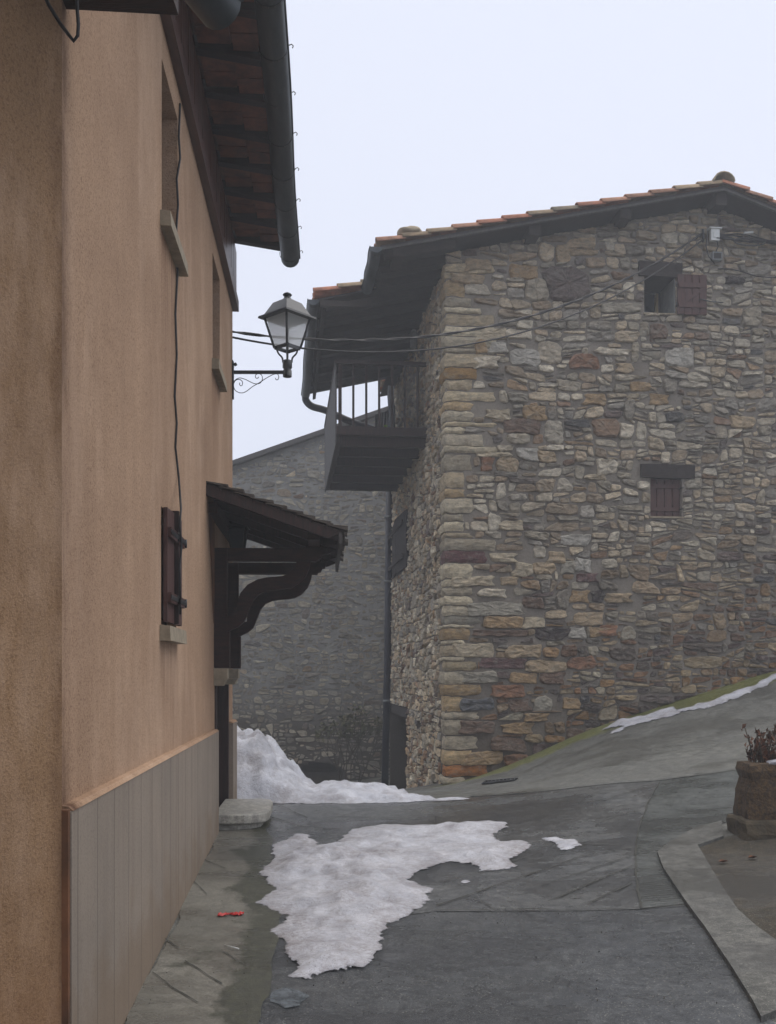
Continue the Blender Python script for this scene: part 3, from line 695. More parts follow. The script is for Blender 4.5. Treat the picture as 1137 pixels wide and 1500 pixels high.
for (a, b, tilt) in ((6.085, 6.375, .0), (6.40, 6.69, .004)):
    s_ = MB()
    for k in range(3):
        q0 = a+(b-a)*k/3; q1 = a+(b-a)*(k+1)/3-.004
        s_.fbox(LW, q0, q1, .012+tilt, .036+tilt, 1.915, 2.595+.004*k)
    for z in (2.03, 2.42): s_.fbox(LW, a+.01, b-.015, .037+tilt, .058+tilt, z, z+.06)
    o_ = s_.build('shutter', 'shutter', ph, fix=True)
    for z in (2.05, 2.44):
        h_ = MB(); h_.fbox(LW, a-.012, b-.012, .059+tilt, .064+tilt, z, z+.025); h_.tube([LW(b-.012, .062+tilt, z-.015), LW(b-.012, .062+tilt, z+.04)], .008, 6); h_.build('hinge', 'iron', o_)
m = MB(); m.fbox(LW, 6.376, 6.399, .012, .062, 1.915, 2.62); m.build('cover_strip', 'wood', o_, fix=True)
# timber band under the eaves
fb = MB(); yy = Y0
while yy < Y1+.04:
    e3 = min(yy+.118, Y1+.05); pbox(fb, yy, e3-.004, .0, .040+random.uniform(-.002, .002), 5.60, 6.12); yy += .118
fb.build('eaves_panel', 'wood_fascia', ph, fix=True)
bt = MB(); pbox(bt, Y0, Y1+.06, -.01, .062, 5.49, 5.60); bt.build('eaves_batten', 'wood_fascia', ph, fix=True)
sl_ = .18
def ez(d): return 6.22+.10-(d)*sl_
YE = 11.02
for k in range(14):
    y = 10.93-.556*k
    rf = MB(); hh = .10
    rf.hexa([LW(y-.045, -.1, ez(-.1)-hh), LW(y+.045, -.1, ez(-.1)-hh), LW(y+.045, .52, ez(.52)-hh+.02), LW(y-.045, .52, ez(.52)-hh+.02), LW(y-.045, -.1, ez(-.1)), LW(y+.045, -.1, ez(-.1)), LW(y+.045, .55, ez(.55)), LW(y-.045, .55, ez(.55))])
    rf.build('rafter', 'wood_beam', ph, fix=True)
sf = MB()
sf.hexa([LW(Y0-.2, -.3, ez(-.3)+.003), LW(YE, -.3, ez(-.3)+.003), LW(YE, .53, ez(.53)+.003), LW(Y0-.2, .53, ez(.53)+.003), LW(Y0-.2, -.3, ez(-.3)+.03), LW(YE, -.3, ez(-.3)+.03), LW(YE, .53, ez(.53)+.03), LW(Y0-.2, .53, ez(.53)+.03)])
for k in range(int((YE-Y0)/.28)):
    y = Y0+.28*k
    for d in (0.04, .3): pbox(sf, y+.006, y+.27, d, d+.24, ez(d+.24)-.012, ez(d+.24)-.001+random.uniform(0, .004))
sf.build('soffit', 'soffit', ph, fix=True)
rt = MB(); o0 = LW(Y0-.1, 0, 0); dn = V((1, .0643, -sl_)).normalized(); ac = V((-.0643, 1, 0)).normalized(); up = dn.cross(ac).normalized(); up = up if up.z > 0 else -up
top = LW(Y0-.1, -4.0, 6.35+4.0*sl_)
tiles(rt, top, dn, ac, up, int((YE-Y0+.1)/.215), 4.72, seed=5)
rt.hexa([LW(Y0-.2, -4, ez(-4)+.035), LW(YE, -4, ez(-4)+.035), LW(YE, .6, ez(.6)+.035), LW(Y0-.2, .6, ez(.6)+.035), LW(Y0-.2, -4, ez(-4)+.05), LW(YE, -4, ez(-4)+.05), LW(YE, .6, ez(.6)+.05), LW(Y0-.2, .6, ez(.6)+.05)], 1)
rt.hexa([V((-9.4, 2.9, 6.1)), V((-9.4, 11.6, 6.1)), LW(YE, -4, ez(-4)), LW(Y0-.2, -4, ez(-4)), V((-9.4, 2.9, 6.2)), V((-9.4, 11.6, 6.2)), LW(YE, -4, ez(-4)+.1), LW(Y0-.2, -4, ez(-4)+.1)], 1)
rt.build('roof', ['tile', 'soffit'], ph)
gt = MB(); OW = V((1, .0643, 0)).normalized(); AL = V((-.0643, 1, 0)).normalized()
ga = LW(Y0+.1, .60, 6.14); gb = LW(11.10, .60, 6.12); gutter(gt, ga, gb, OW, .10, 26, .010)
gto = gt.build('gutter', 'zinc', ph)
for k in range(10):
    y = 10.95-.60*k; hk = MB(); hook(hk, LW(y, .60, 6.125), OW, AL, .103); hk.build('hook', 'iron', gto)
# door, behind the jamb
dd = MB(); dd.fbox(LW, DR[0]+.004, DR[1]-.004, -.16, -.11, .1, 2.34)
for k in range(5): dd.fbox(LW, DR[0]+.09+.23*k, DR[0]+.30+.23*k, -.108, -.095, .2, 2.2)
do = dd.build('door', 'wood', ph, fix=True)
fr = MB(); 
for a, b, c3 in ((DR[0]+.003, DR[0]+.09, .2), (DR[1]-.09, DR[1]-.003, .2), (DR[0]+.09, DR[1]-.09, 2.25)): fr = MB(); fr.fbox(LW, a, b, -.09, .012, c3, 2.34); fr.build('door_frame', 'wood', do, fix=True)
# canopy
cy0, cy1 = 8.43, 10.80
def cz(d): return 3.17-.345*d
cr = MB()
for i in range(9):                          # courses of rough shingles
    d0 = -.02+.126*i; d1 = d0+.168; y = cy0
    while y < cy1:
        w = random.uniform(.13, .26); e3 = min(y+w, cy1); j = random.uniform(-.02, .035); z0 = .028+random.uniform(0, .014)
        cr.hexa([LW(y, d0, cz(d0)+.012), LW(e3-.006, d0, cz(d0)+.012), LW(e3-.006, d1+j, cz(d1)+.012+.016), LW(y, d1+j, cz(d1)+.012+.016),
                 LW(y, d0, cz(d0)+.02), LW(e3-.006, d0, cz(d0)+.02), LW(e3-.006, d1+j, cz(d1)+.02+z0), LW(y, d1+j, cz(d1)+.02+z0)])
        y = e3
can = cr.build('canopy', 'slate', ph, fix=True)
bd = MB()
for k in range(9):
    d0 = -.0+.123*k
    bd.hexa([LW(cy0+.02, d0, cz(d0)-.014), LW(cy1-.02, d0, cz(d0)-.014), LW(cy1-.02, d0+.118, cz(d0+.118)-.014), LW(cy0+.02, d0+.118, cz(d0+.118)-.014), LW(cy0+.02, d0, cz(d0)+.010), LW(cy1-.02, d0, cz(d0)+.010), LW(cy1-.02, d0+.118, cz(d0+.118)+.010), LW(cy0+.02, d0+.118, cz(d0+.118)+.010)])
bd.build('roof_board', 'wood', can, fix=True)
for k, y in enumerate((8.47, 9.05, 9.62, 10.18, 10.72)):
    r_ = MB(); w = .035; d1 = 1.10; hh = .075
    r_.hexa([LW(y-w, .0, cz(0)-.016-hh), LW(y+w, .0, cz(0)-.016-hh), LW(y+w, d1-.10, cz(d1-.1)-.016-hh), LW(y-w, d1-.10, cz(d1-.1)-.016-hh), LW(y-w, 0, cz(0)-.016), LW(y+w, 0, cz(0)-.016), LW(y+w, d1, cz(d1)-.016), LW(y-w, d1, cz(d1)-.016)])
    r_.build('rafter', 'wood', can, fix=True)
fg = MB(); d1 = 1.09
fg.hexa([LW(cy0, d1, cz(d1)-.10), LW(cy1, d1, cz(d1)-.10), LW(cy1, d1+.03, cz(d1)-.11), LW(cy0, d1+.03, cz(d1)-.11), LW(cy0, d1, cz(d1)-.01), LW(cy1, d1, cz(d1)-.01), LW(cy1, d1+.03, cz(d1)-.02), LW(cy0, d1+.03, cz(d1)-.02)])
fg.build('eaves_board', 'wood_grey', can, fix=True)
pn_ = MB(); pbox(pn_, cy0+.12, cy1-.05, .83, .93, 2.735, 2.86); pn_.build('purlin', 'wood_beam', can, fix=True); pn_ = MB(); pbox(pn_, cy0+.12, cy1-.05, .0, .08, 2.95, 3.04); pn_.build('purlin', 'wood_beam', can, fix=True)
zt = 2.72
for yc in (9.10, 10.28):
    w = .058
    po = MB(); pbox(po, yc-w, yc+w, .001, .115, 1.92, zt); po.build('post', 'wood_beam', can, fix=True)
    lo = MB(); pbox(lo, yc-w-.012, yc+w+.012, .002, .135, 1.66, 1.98)
    lo.build('post_foot', 'wood_beam', can, fix=True)
    bm_ = MB(); prof = [V((0, zt-.112)), V((.84, zt-.112)), V((.86, zt-.09)), V((.885, zt-.085)), V((.90, zt-.05)), V((.93, zt-.045)), V((.935, zt)), V((0, zt))]
    bm_.prism([LW(yc-w, .118+a*.93, b) for a, b in [(p.x, p.y) for p in prof]], LW(yc+w, 0, 0)-LW(yc-w, 0, 0)); bm_.build('tie_beam', 'wood_beam', can, fix=True)
    # strut end that lifts the purlin
    st = MB(); st.prism([LW(yc-w*.9, d, z) for d, z in ((.80, zt-.02), (.93, zt-.02), (.945, zt+.03), (.93, zt+.07), (.96, zt+.10), (.94, zt+.14), (.84, zt+.12))], LW(yc+w*.9, 0, 0)-LW(yc-w*.9, 0, 0)); st.build('corbel_end', 'wood_beam', can, fix=True)
    # s-shaped brace, traced in metres from the wall
    up_ = [(347, 900), (347, 880), (352, 868), (362, 856), (377, 848), (390, 845), (403, 844), (413, 843), (422, 839), (431, 831), (435, 818)]
    lo_ = [(455, 818), (452, 832), (447, 843), (437, 854), (426, 860), (415, 862), (400, 863), (388, 865), (377, 870), (369, 880), (363, 895), (357, 910), (348, 918), (335, 924), (326, 926)]
    Yr = 9.04; xw = -.956-.0643*Yr
    def loc(px, py): return ((px-CX)/F*Yr-xw, CZ+(HY-py)/F*Yr)
    pts = [loc(*q) for q in [(326, 905)]+up_+lo_]
    b_ = MB(); n = len(pts); vs = [LW(yc-w*.85, d, z) for d, z in pts]+[LW(yc+w*.85, d, z) for d, z in pts]
    bmm = bmesh.new(); f1 = bmm.faces.new([bmm.verts.new(v) for v in vs[:n]]); ret = bmesh.ops.extrude_face_region(bmm, geom=[f1])
    bmesh.ops.translate(bmm, verts=[g_ for g_ in ret['geom'] if isinstance(g_, bmesh.types.BMVert)], vec=vs[n]-vs[0]); bmesh.ops.triangulate(bmm, faces=[f_ for f_ in bmm.faces if len(f_.verts) > 4]); bmesh.ops.recalc_face_normals(bmm, faces=bmm.faces)
    me = bpy.data.meshes.new('brace'); bmm.to_mesh(me); me.materials.append(M['wood_beam']); ob = bpy.data.objects.new('brace', me); C.objects.link(ob); ob.parent = can; ob.location = (0, 0, 0); bmm.free()
    cb = MB(); pbox(cb, yc-.075, yc+.075, -.02, .12, 1.56, 1.655); cb.hexa([LW(yc-.07, -.02, 1.50), LW(yc+.07, -.02, 1.50), LW(yc+.07, .08, 1.50), LW(yc-.07, .08, 1.50), LW(yc-.07, -.02, 1.558), LW(yc+.07, -.02, 1.558), LW(yc+.07, .11, 1.558), LW(yc-.07, .11, 1.558)]); cb.build('corbel', 'sill', can, fix=True)
# strip of ochre render left exposed under the canopy
oc = MB(); oc.prism([LW(y, .006, z) for y, z in ((8.50, 3.02), (9.0, 2.98), (9.02, 2.72), (9.0, 2.3), (8.93, 2.05), (8.80, 2.5))], LW(0, .004, 0)-LW(0, 0, 0)); oc.build('bare_render_patch', 'orange', ph, fix=True)

# step
sm = MB(); gz = .20
def arc_plan(ins):
    pts = []
    for (y, d) in ((9.10, -.02), (10.30, -.02), (10.30, .36), (10.22, .44), (10.05, .47), (9.40, .47), (9.25, .45), (9.15, .38), (9.10, .26)):
        yy_ = y; cy_ = 9.7; pts.append((cy_+(yy_-cy_)*(1-ins*.08), d-ins*.06 if d > 0 else d))
    return pts
sm.prism([LW(y, d, .03) for y, d in arc_plan(1)], V((0, 0, .232))); 
sm.prism([LW(y, d, .265) for y, d in arc_plan(0)], V((0, 0, .085)))
so = sm.build('door_step', 'step', None, fix=True); bv = so.modifiers.new('bevel', 'BEVEL'); bv.width = .012; bv.segments = 2
tag(so, 'pale rounded stone step on a smaller base at the foot of the canopied doorway', 'step')

# wall cable
wc_ = MB(); pts = []
for px, py in ((264, 152), (262, 200), (264, 232), (259, 262), (261, 300), (258, 340), (260, 400), (257, 460), (259, 520), (256, 580), (259, 620), (257, 655), (262, 700), (265, 745), (263, 770), (266, 800), (263, 830), (264, 900)):
    k = (px-CX)/F; d = .012 if py < 745 else .075; Y = (.956-d)/(-(k)-.0643); pts.append(LW(Y, d, CZ+(HY-py)/F*Y))
wc_.tube(pts, .0075, 6)
tag(wc_.build('hanging_cable', 'cable'), 'thin black wavy cable hanging down the peach wall between the upper window and the shutters', 'cable')

# ================================================================== NEAR HOUSE
nh = empty('neighbouring_house', V((-1.3, 3.3, 0)), 'darker ochre rendered house with low timber eaves at the far left edge', 'house')
NO = V((-1.188, 3.66, 0)); NA = V((.34, .94, 0)).normalized(); NN = V((.94, -.34, 0)).normalized()
def NW(s_, d, z): p = NO-NA*s_+NN*d; return V((p.x, p.y, z))
nw = MB(); nw.add([NW(-.035, 0, -.6), NW(9, 0, -.6), NW(9, 0, 4.3), NW(-.035, 0, 4.3)], [(0, 1, 2, 3)]); nw.add([NW(9, 0, -.6), NW(9, -5, -.6), NW(9, -5, 4.3), NW(9, 0, 4.3)], [(0, 1, 2, 3)])
nw.build('wall', 'stucco_old', nh)
nb_ = MB(); nb_.hexa([V((x, y, z)) for z in (4.085, 4.24) for x, y in ((-1.5, 3.66), (-.79, 3.74), (-.79, 3.86), (-1.5, 3.80))]); nb_.build('beam', 'wood_beam', nh, fix=True)
for k in range(1, 9):
    b_ = MB(); s_ = .1+k*.75; b_.hexa([NW(s_, 0, 4.05), NW(s_-.1, 0, 4.05), NW(s_-.1, .5, 4.0), NW(s_, .5, 4.0), NW(s_, 0, 4.17), NW(s_-.1, 0, 4.17), NW(s_-.1, .5, 4.12), NW(s_, .5, 4.12)]); b_.build('rafter', 'wood_beam', nh, fix=True)
rf = MB(); rf.hexa([NW(-.0, -3, 4.9), NW(9, -3, 4.9), NW(9, .5, 4.22), NW(-.2, .5, 4.22), NW(-.0, -3, 5.0), NW(9, -3, 5.0), NW(9, .5, 4.29), NW(-.2, .5, 4.29)])
rf.build('roof', 'soffit', nh, fix=True)
ng = MB(); gutter(ng, NW(-.28, .51, 4.045), NW(9, .51, 4.0), NN, .085, 20, .003); 
ng.build('gutter', 'zinc', nh)
lc = MB(); lc.tube([P(x, y, 3.3) for x, y in ((50, -40), (72, 8), (88, 34), (100, 50), (108, 60), (114, 52), (115, 36), (113, 10), (112, -30))], .006, 6)
tag(lc.build('looped_cable', 'cable'), 'short black cable looping below the low timber eaves at the top left', 'cable')

# ================================================================== STREET LAMP
LX = P(421, 545, 10.93); lw0 = LW(10.88, .0, 0)
sl = empty('street_lamp', V((LX.x, LX.y, LX.z)), 'black four-sided lantern with opal panes on a scrolled bracket at the peach house corner', 'street lamp')
S = 10.93/F
m = MB(); m.hexa([V((-1.672, 10.86, CZ+(HY-585)*S)), V((-1.645, 10.86, CZ+(HY-585)*S)), V((-1.645, 10.94, CZ+(HY-585)*S)), V((-1.672, 10.94, CZ+(HY-585)*S)), V((-1.672, 10.86, CZ+(HY-530)*S)), V((-1.645, 10.86, CZ+(HY-530)*S)), V((-1.645, 10.94, CZ+(HY-530)*S)), V((-1.672, 10.94, CZ+(HY-530)*S))])
m.tube([V((-1.64, 10.90, CZ+(HY-536)*S)), V((-1.61, 10.90, CZ+(HY-534)*S))], .018, 8)
m.build('wall_plate', 'iron', sl, fix=True)
m = MB(); za = CZ+(HY-545.5)*S; m.box(V((-1.645, 10.91, za-.016)), V((LX.x+1.645+.02, 0, 0)), V((0, .03, 0)), V((0, 0, .032))); m.build('arm', 'iron', sl, fix=True)
m = MB()
def lp(px, py): return V(((px-CX)*S, 10.925, CZ+(HY-py)*S))
def curve(pts, n=6):   # catmull-rom
    out = []; q = [pts[0]]+pts+[pts[-1]]
    for i in range(1, len(q)-2):
        for k in range(n):
            t_ = k/n; out.append(.5*((2*q[i])+(q[i+1]-q[i-1])*t_+(2*q[i-1]-5*q[i]+4*q[i+1]-q[i+2])*t_*t_+(3*q[i]-q[i-1]-3*q[i+1]+q[i+2])*t_**3))
    return out+[pts[-1]]
def z2(x, y): return lp(320+x/6.317, 400+y/6.317)
m.tube(curve([z2(*q) for q in ((200, 1015), (196, 1030), (208, 1044), (222, 1035), (222, 1005), (195, 985), (160, 995), (142, 1030), (150, 1075), (180, 1102), (220, 1110), (260, 1095), (320, 1050), (380, 1015), (450, 970), (510, 938))]), .0042, 6)
m.tube(curve([z2(*q) for q in ((142, 1010), (165, 985), (200, 972), (250, 985), (300, 1010), (340, 1025), (385, 1020), (408, 985), (400, 945), (370, 932), (346, 945), (345, 968), (362, 975), (374, 962))]), .0042, 6)
m.tube(curve([z2(*q) for q in ((510, 938), (545, 935), (560, 960), (552, 985), (535, 988), (528, 972))]), .0042, 6)
m.build('scroll', 'iron', sl)
def sq(r, z, rot=PI*.02): return [V((LX.x+r*math.cos(rot+k*PI/2), LX.y+r*math.sin(rot+k*PI/2), z)) for k in range(4)]
def py2z(py): return CZ+(HY-py)*S
def frust(m, a, b, mi=0, cap=True): m.add(a+b, [(0, 1, 5, 4), (1, 2, 6, 5), (2, 3, 7, 6), (3, 0, 4, 7)]+([(3, 2, 1, 0), (4, 5, 6, 7)] if cap else []), mi)
R = lambda px: px*S
m = MB(); m.lathe(V((LX.x, LX.y, 0)), [(R(6.5), py2z(552)), (R(6.5), py2z(543)), (R(5.6), py2z(543)), (R(5.6), py2z(540)), (R(7), py2z(539)), (R(7), py2z(529)), (R(6), py2z(528)), (0, py2z(528))], 14)
m.build('socket', 'iron', sl)
m = MB()
top = sq(R(34), py2z(464)); bot = sq(R(19), py2z(510))
for k in range(4): m.tube([bot[k], top[k]], R(1.7), 6)
for k in range(4):
    m.box(bot[k]-Z*R(2.4), (bot[(k+1) % 4]-bot[k]), (V((LX.x, LX.y, bot[k].z))-bot[k]).normalized()*R(2.5), Z*R(5.0))
    a = V((LX.x, LX.y, 0))+(V((bot[k].x, bot[k].y, 0))-V((LX.x, LX.y, 0)))*.8
    m.tube(curve([V((a.x, a.y, py2z(512))), V((LX.x+(a.x-LX.x)*.85, LX.y+(a.y-LX.y)*.85, py2z(518))), V((LX.x+(a.x-LX.x)*.5, LX.y+(a.y-LX.y)*.5, py2z(524))), V((LX.x+(a.x-LX.x)*.42, LX.y+(a.y-LX.y)*.42, py2z(531)))], 4), R(1.3), 6)
m.tube([V((LX.x, LX.y, py2z(530))), V((LX.x, LX.y, py2z(508)))], R(1.6), 6)
m.build('lantern_frame', 'iron', sl, fix=True)
m = MB()
for k in range(4):
    c_ = V((LX.x, LX.y, 0)); ins = lambda p: V((c_.x+(p.x-c_.x)*.93, c_.y+(p.y-c_.y)*.93, p.z)); a, b, c2, d = ins(bot[k]), ins(bot[(k+1) % 4]), ins(top[(k+1) % 4]), ins(top[k])
    nn = (b-a).cross(d-a).normalized()*.004
    m.add([a, b, c2, d], [(0, 1, 2, 3)])
m.build('pane', 'opal', sl, fix=True)
m = MB(); frust(m, sq(R(43), py2z(467)), sq(R(42), py2z(464))); frust(m, sq(R(36), py2z(464)), sq(R(33), py2z(460))); frust(m, sq(R(33), py2z(460)), sq(R(21), py2z(444))); frust(m, sq(R(21), py2z(444)), sq(R(7), py2z(438)))
m.lathe(V((LX.x, LX.y, 0)), [(R(7), py2z(439)), (R(5), py2z(436)), (R(4), py2z(434)), (R(6), py2z(433.5)), (R(7), py2z(432)), (R(5), py2z(430)), (R(2), py2z(428.6)), (0, py2z(428.5))], 12)
m.build('lantern_roof', 'iron', sl)
# porch lantern under the canopy
pc = LW(9.70, .155, 0); pq = empty('porch_lantern', V((pc.x, pc.y, 2.9)), 'small dark wall lantern tucked under the shingled door canopy', 'lamp')
def sq2(r, z): return [V((pc.x+r*math.cos(PI/4+k*PI/2), pc.y+r*math.sin(PI/4+k*PI/2), z)) for k in range(4)]
m = MB(); frust(m, sq2(.145, 2.985), sq2(.14, 3.0)); frust(m, sq2(.12, 3.0), sq2(.03, 3.07)); m.tube([V((pc.x, pc.y, 3.05)), V((pc.x, pc.y, 3.12)), LW(9.75, .0, 3.12)], .01, 6); m.build('lantern_roof', 'iron', pq)
m = MB(); a, b = sq2(.075, 2.74), sq2(.118, 2.985)
for k in range(4): m.tube([a[k], b[k]], .007, 5); m.tube([a[k], a[(k+1) % 4]], .007, 5)
m.build('lantern_frame', 'iron', pq)
m = MB(); frust(m, sq2(.068, 2.742), sq2(.11, 2.98)); m.build('pane', 'glass', pq)
# ================================================================== STONE HOUSE
sh = empty('stone_house', SF(0, 0, 0), 'tall rubble stone house with orange tile verge, overhanging eaves and a timber balcony', 'house')
UR = 4.05; ZR = 8.84
def zr(u): return ZR-(.216*(UR-u) if u < UR else .34*(u-UR))
def rect(x0, x1, y0, y1):
    a, z1 = fpx(x0, y0); b, z0 = fpx(x1, y1); return [a, b, z0, z1]
UWIN = rect(944, 989, 404, 460); LWIN = rect(953, 999, 699, 757)
holes_f = [tuple(UWIN)+(.66,), tuple(LWIN)+(.16,)]
LN1 = rect(935, 998, 384, 404); LN2 = rect(938, 1016, 680, 698)
feats = []
P3 = lambda *a: [655+a[0]/3.75, 655+a[1]/3.75, 760+a[2]/3.75, 760+a[3]/3.75]
P5 = lambda *a: [640+a[0]/2.288, 640+a[1]/2.288, 240+a[2]/2.288, 240+a[3]/2.288]
col = {'pur': srgb(104, 70, 72), 'bei': srgb(172, 158, 130), 'gry': srgb(148, 144, 132), 'och': srgb(154, 122, 74), 'tan': srgb(164, 140, 104), 'rus': srgb(138, 88, 52), 'blk': srgb(62, 52, 54), 'blu': srgb(84, 90, 102), 'lit': srgb(190, 180, 160), 'ora': srgb(176, 116, 62), 'brn': srgb(108, 82, 66), 'cgy': srgb(160, 158, 152)}
for q, c_ in ((P3(0,220,175,245),'pur'),(P3(240,385,185,245),'bei'),(P3(30,265,312,375),'bei'),(P3(280,400,318,362),'tan'),(P3(185,325,385,430),'lit'),(P3(105,420,465,530),'gry'),(P3(210,410,534,600),'och'),(P3(420,530,534,600),'bei'),(P3(0,185,535,580),'gry'),(P3(0,120,602,665),'tan'),
    (P3(150,440,605,650),'brn'),(P3(490,655,595,668),'blk'),(P3(670,760,600,660),'cgy'),(P3(705,865,520,590),'tan'),(P3(45,245,682,765),'bei'),(P3(340,525,695,762),'tan'),(P3(180,435,768,825),'pur'),(P3(445,660,778,840),'tan'),(P3(0,165,782,835),'bei'),(P3(70,270,840,900),'gry'),(P3(355,500,843,908),'och'),(P3(515,655,846,908),'brn'),
    (P3(0,185,910,970),'tan'),(P3(240,435,912,978),'rus'),(P3(70,265,986,1052),'blu'),(P3(340,458,985,1060),'brn'),(P3(485,580,980,1050),'gry'),(P3(635,725,983,1045),'och'),(P3(0,180,1060,1102),'lit'),(P3(430,555,1065,1112),'och'),(P3(75,270,1112,1180),'brn'),(P3(305,480,1122,1180),'och'),(P3(0,170,1190,1268),'lit'),(P3(245,425,1202,1275),'brn'),(P3(90,305,1282,1350),'och'),(P3(0,225,1355,1415),'ora'),
    (P3(630,780,85,145),'cgy'),(P3(360,470,240,312),'bei'),(P3(480,588,240,300),'tan'),(P3(610,700,235,300),'gry'),(P3(700,785,215,300),'cgy'),(P3(545,640,180,240),'tan'),(P3(300,410,15,65),'bei'),(P3(720,830,300,345),'pur'),(P3(670,775,390,465),'och'),(P3(790,860,395,462),'blk'),(P3(425,525,430,500),'brn'),(P3(880,1010,412,460),'tan'),(P3(675,805,762,830),'rus'),(P3(840,930,590,650),'rus'),(P3(785,905,600,650),'och'),
    (P5(85,180,318,362),'tan'),(P5(45,150,368,402),'tan'),(P5(255,342,342,385),'och'),(P5(137,232,550,588),'bei'),(P5(242,325,555,590),'lit'),(P5(127,165,592,640),'och'),(P5(120,205,645,688),'lit'),(P5(245,335,622,680),'cgy'),(P5(170,237,598,635),'cgy'),(P5(35,137,683,725),'och'),(P5(540,650,617,646),'lit'),(P5(765,860,620,680),'cgy'),(P5(455,540,637,690),'rus'),(P5(160,252,820,855),'bei'),(P5(290,368,812,860),'och'),(P5(38,158,905,948),'lit'),
    (P5(125,245,965,985),'bei'),(P5(530,600,992,1040),'lit'),(P5(445,532,250,287),'tan'),(P5(395,452,265,330),'tan'),(P5(600,658,665,700),'tan'),(P5(650,708,730,766),'och'),(P5(490,568,765,812),'och'),(P5(610,655,872,915),'lit'),(P5(712,765,540,585),'brn'),(P5(710,780,770,808),'och'),(P5(225,335,850,905),'brn'),(P5(208,275,985,1030),'tan'),(P5(145,190,985,1030),'rus'),(P5(275,335,950,995),'cgy'),(P5(342,402,962,1003),'tan'),(P5(985,1068,845,888),'tan'),(P5(970,1025,378,405),'blk'),(P5(440,530,287,310),'tan')):
    r = rect(*q); u0, u1, z0, z1 = r; feats.append((u0, u1, z0, z1, col[c_]))
quo = []; free = []
for f_ in feats:
    (quo if f_[0] < .06 else free).append(f_)
quo.sort(key=lambda f_: f_[2]); qz = -1.2; allq = []
def fillq(z0, z1):
    z = z0; k = 0
    while z < z1-.05:
        h = min(random.choice((.08, .11, .14, .18, .24))*random.uniform(.85, 1.15), z1-z)
        if z1-z-h < .07: h = z1-z
        L_ = random.choice((.28, .40, .55, .75)); allq.append((0, L_, z+.006, z+h-.006, wc(random.choice(PAL_G[:3]+PAL_G[4:6]+PAL_T[:1]), random.uniform(1.25, 1.75)))); z += h; k += 1
for f_ in quo:
    if f_[2]-qz > .05: fillq(qz, f_[2])
    if f_[2] >= qz-.03: allq.append((0, f_[1], max(f_[2], qz+.005), f_[3], f_[4])); qz = f_[3]
fillq(qz, 7.62)
qh = [(-.05, a[1], a[2], a[3]) for a in allq]
WR = 8.2
gw = MB()
openwall(gw, SF, 0, 6.0, -1.5, 7.7, holes_f, .3); openwall(gw, SF, 6.0, WR, -1.5, 7.2, [], .3)
def zw(u): return zr(u)-.20
gw.add([SF(0, 0, 7.7), SF(6, 0, 7.7), SF(6, 0, zw(6)), SF(UR, 0, zw(UR)), SF(0, 0, zw(0))], [(0, 1, 2, 3, 4)]); gw.add([SF(6, 0, 7.2), SF(WR, 0, 7.2), SF(WR, 0, zw(WR)), SF(6, 0, zw(6))], [(0, 1, 2, 3)])
for f_ in free: feature(gw, SF, *f_[:4], wc(gy(f_[4], .38), 1.65), random.uniform(.03, .055))
dom = [(-1, 0, 0), (1, 0, WR), (0, -1, 1.2), (-.216, 1, zw(UR)-.216*UR), (.34, 1, zw(UR)+.34*UR)]
hf = [tuple(h[:4]) for h in holes_f]+[tuple(LN1), tuple(LN2)]+[f_[:4] for f_ in free]+qh
hf.append((LWIN[0]-.02, LWIN[1]+.02, LWIN[2]-.03, LWIN[2]))
gdom = dom+[]
nst = coursed(gw, SF, gdom, (0, -.9, WR, 8.9), hf, (.26, .46), .042, col_front, .012, (.018, .055), seed=11, ragged=lambda u, v: (1.35 if u < 1.8 else .9 if u < 3.2 else .72)*(1.25 if v > 6.3 else 1))
print('front stones', nst, len(free), len(allq))
# quoins that turn the corner
for (a, L_, z0, z1, c_) in allq:
    Ls = random.choice((.22, .3, .42)) if L_ > .45 else random.choice((.35, .5, .6)); pr = .03+random.uniform(-.008, .012); n = 5; vs = []; idx = {}
    def qp(i, j, k):
        L_j = L_+.05*noise.noise(V((z0*9, 3, k*1.3))); x = -pr+(L_j+pr)*i/n; t_ = -pr+(Ls+pr)*j/n; z = z0+(z1-z0)*k/3
        p = CO+UA*x+UT*t_; p = V((p.x, p.y, z)); cc = CO+UA*(L_/2)+UT*(Ls/2); cc = V((cc.x, cc.y, (z0+z1)/2)); 
        e = (abs(2*i/n-1) > .99)+(abs(2*j/n-1) > .99)+(abs(2*k/3-1) > .99)
        if e >= 2: p += (cc-p).normalized()*.018*(e-1)
        return p+V((noise.noise(p*9), noise.noise(p*9+V((5, 0, 0))), noise.noise(p*9+V((0, 5, 0)))))*.022+V((noise.noise(p*25), noise.noise(p*25+V((5, 0, 0))), 0))*.010
    fs = []
    for face in range(4):
        for s_ in range(n):
            for k in range(3):
                def g_(s__, kk):
                    key = (s__, 0, kk) if face == 0 else (0, s__, kk) if face == 1 else (n, s__, kk) if face == 2 else (s__, n, kk)
                    if key not in idx: idx[key] = len(vs); vs.append(qp(*key))
                    return idx[key]
                fs.append((g_(s_, k), g_(s_+1, k), g_(s_+1, k+1), g_(s_, k+1)))
    for kk in (0, 3):
        for i in range(n):
            for j in range(n):
                def g2(i_, j_):
                    key = (i_, j_, kk)
                    if key not in idx: idx[key] = len(vs); vs.append(qp(*key))
                    return idx[key]
                fs.append((g2(i, j), g2(i+1, j), g2(i+1, j+1), g2(i, j+1)))
    gw.add(vs, fs, 1, False, col=wc(c_, 1.12))
gwo = gw.build('gable_wall', ['mortar', 'stone'], sh)
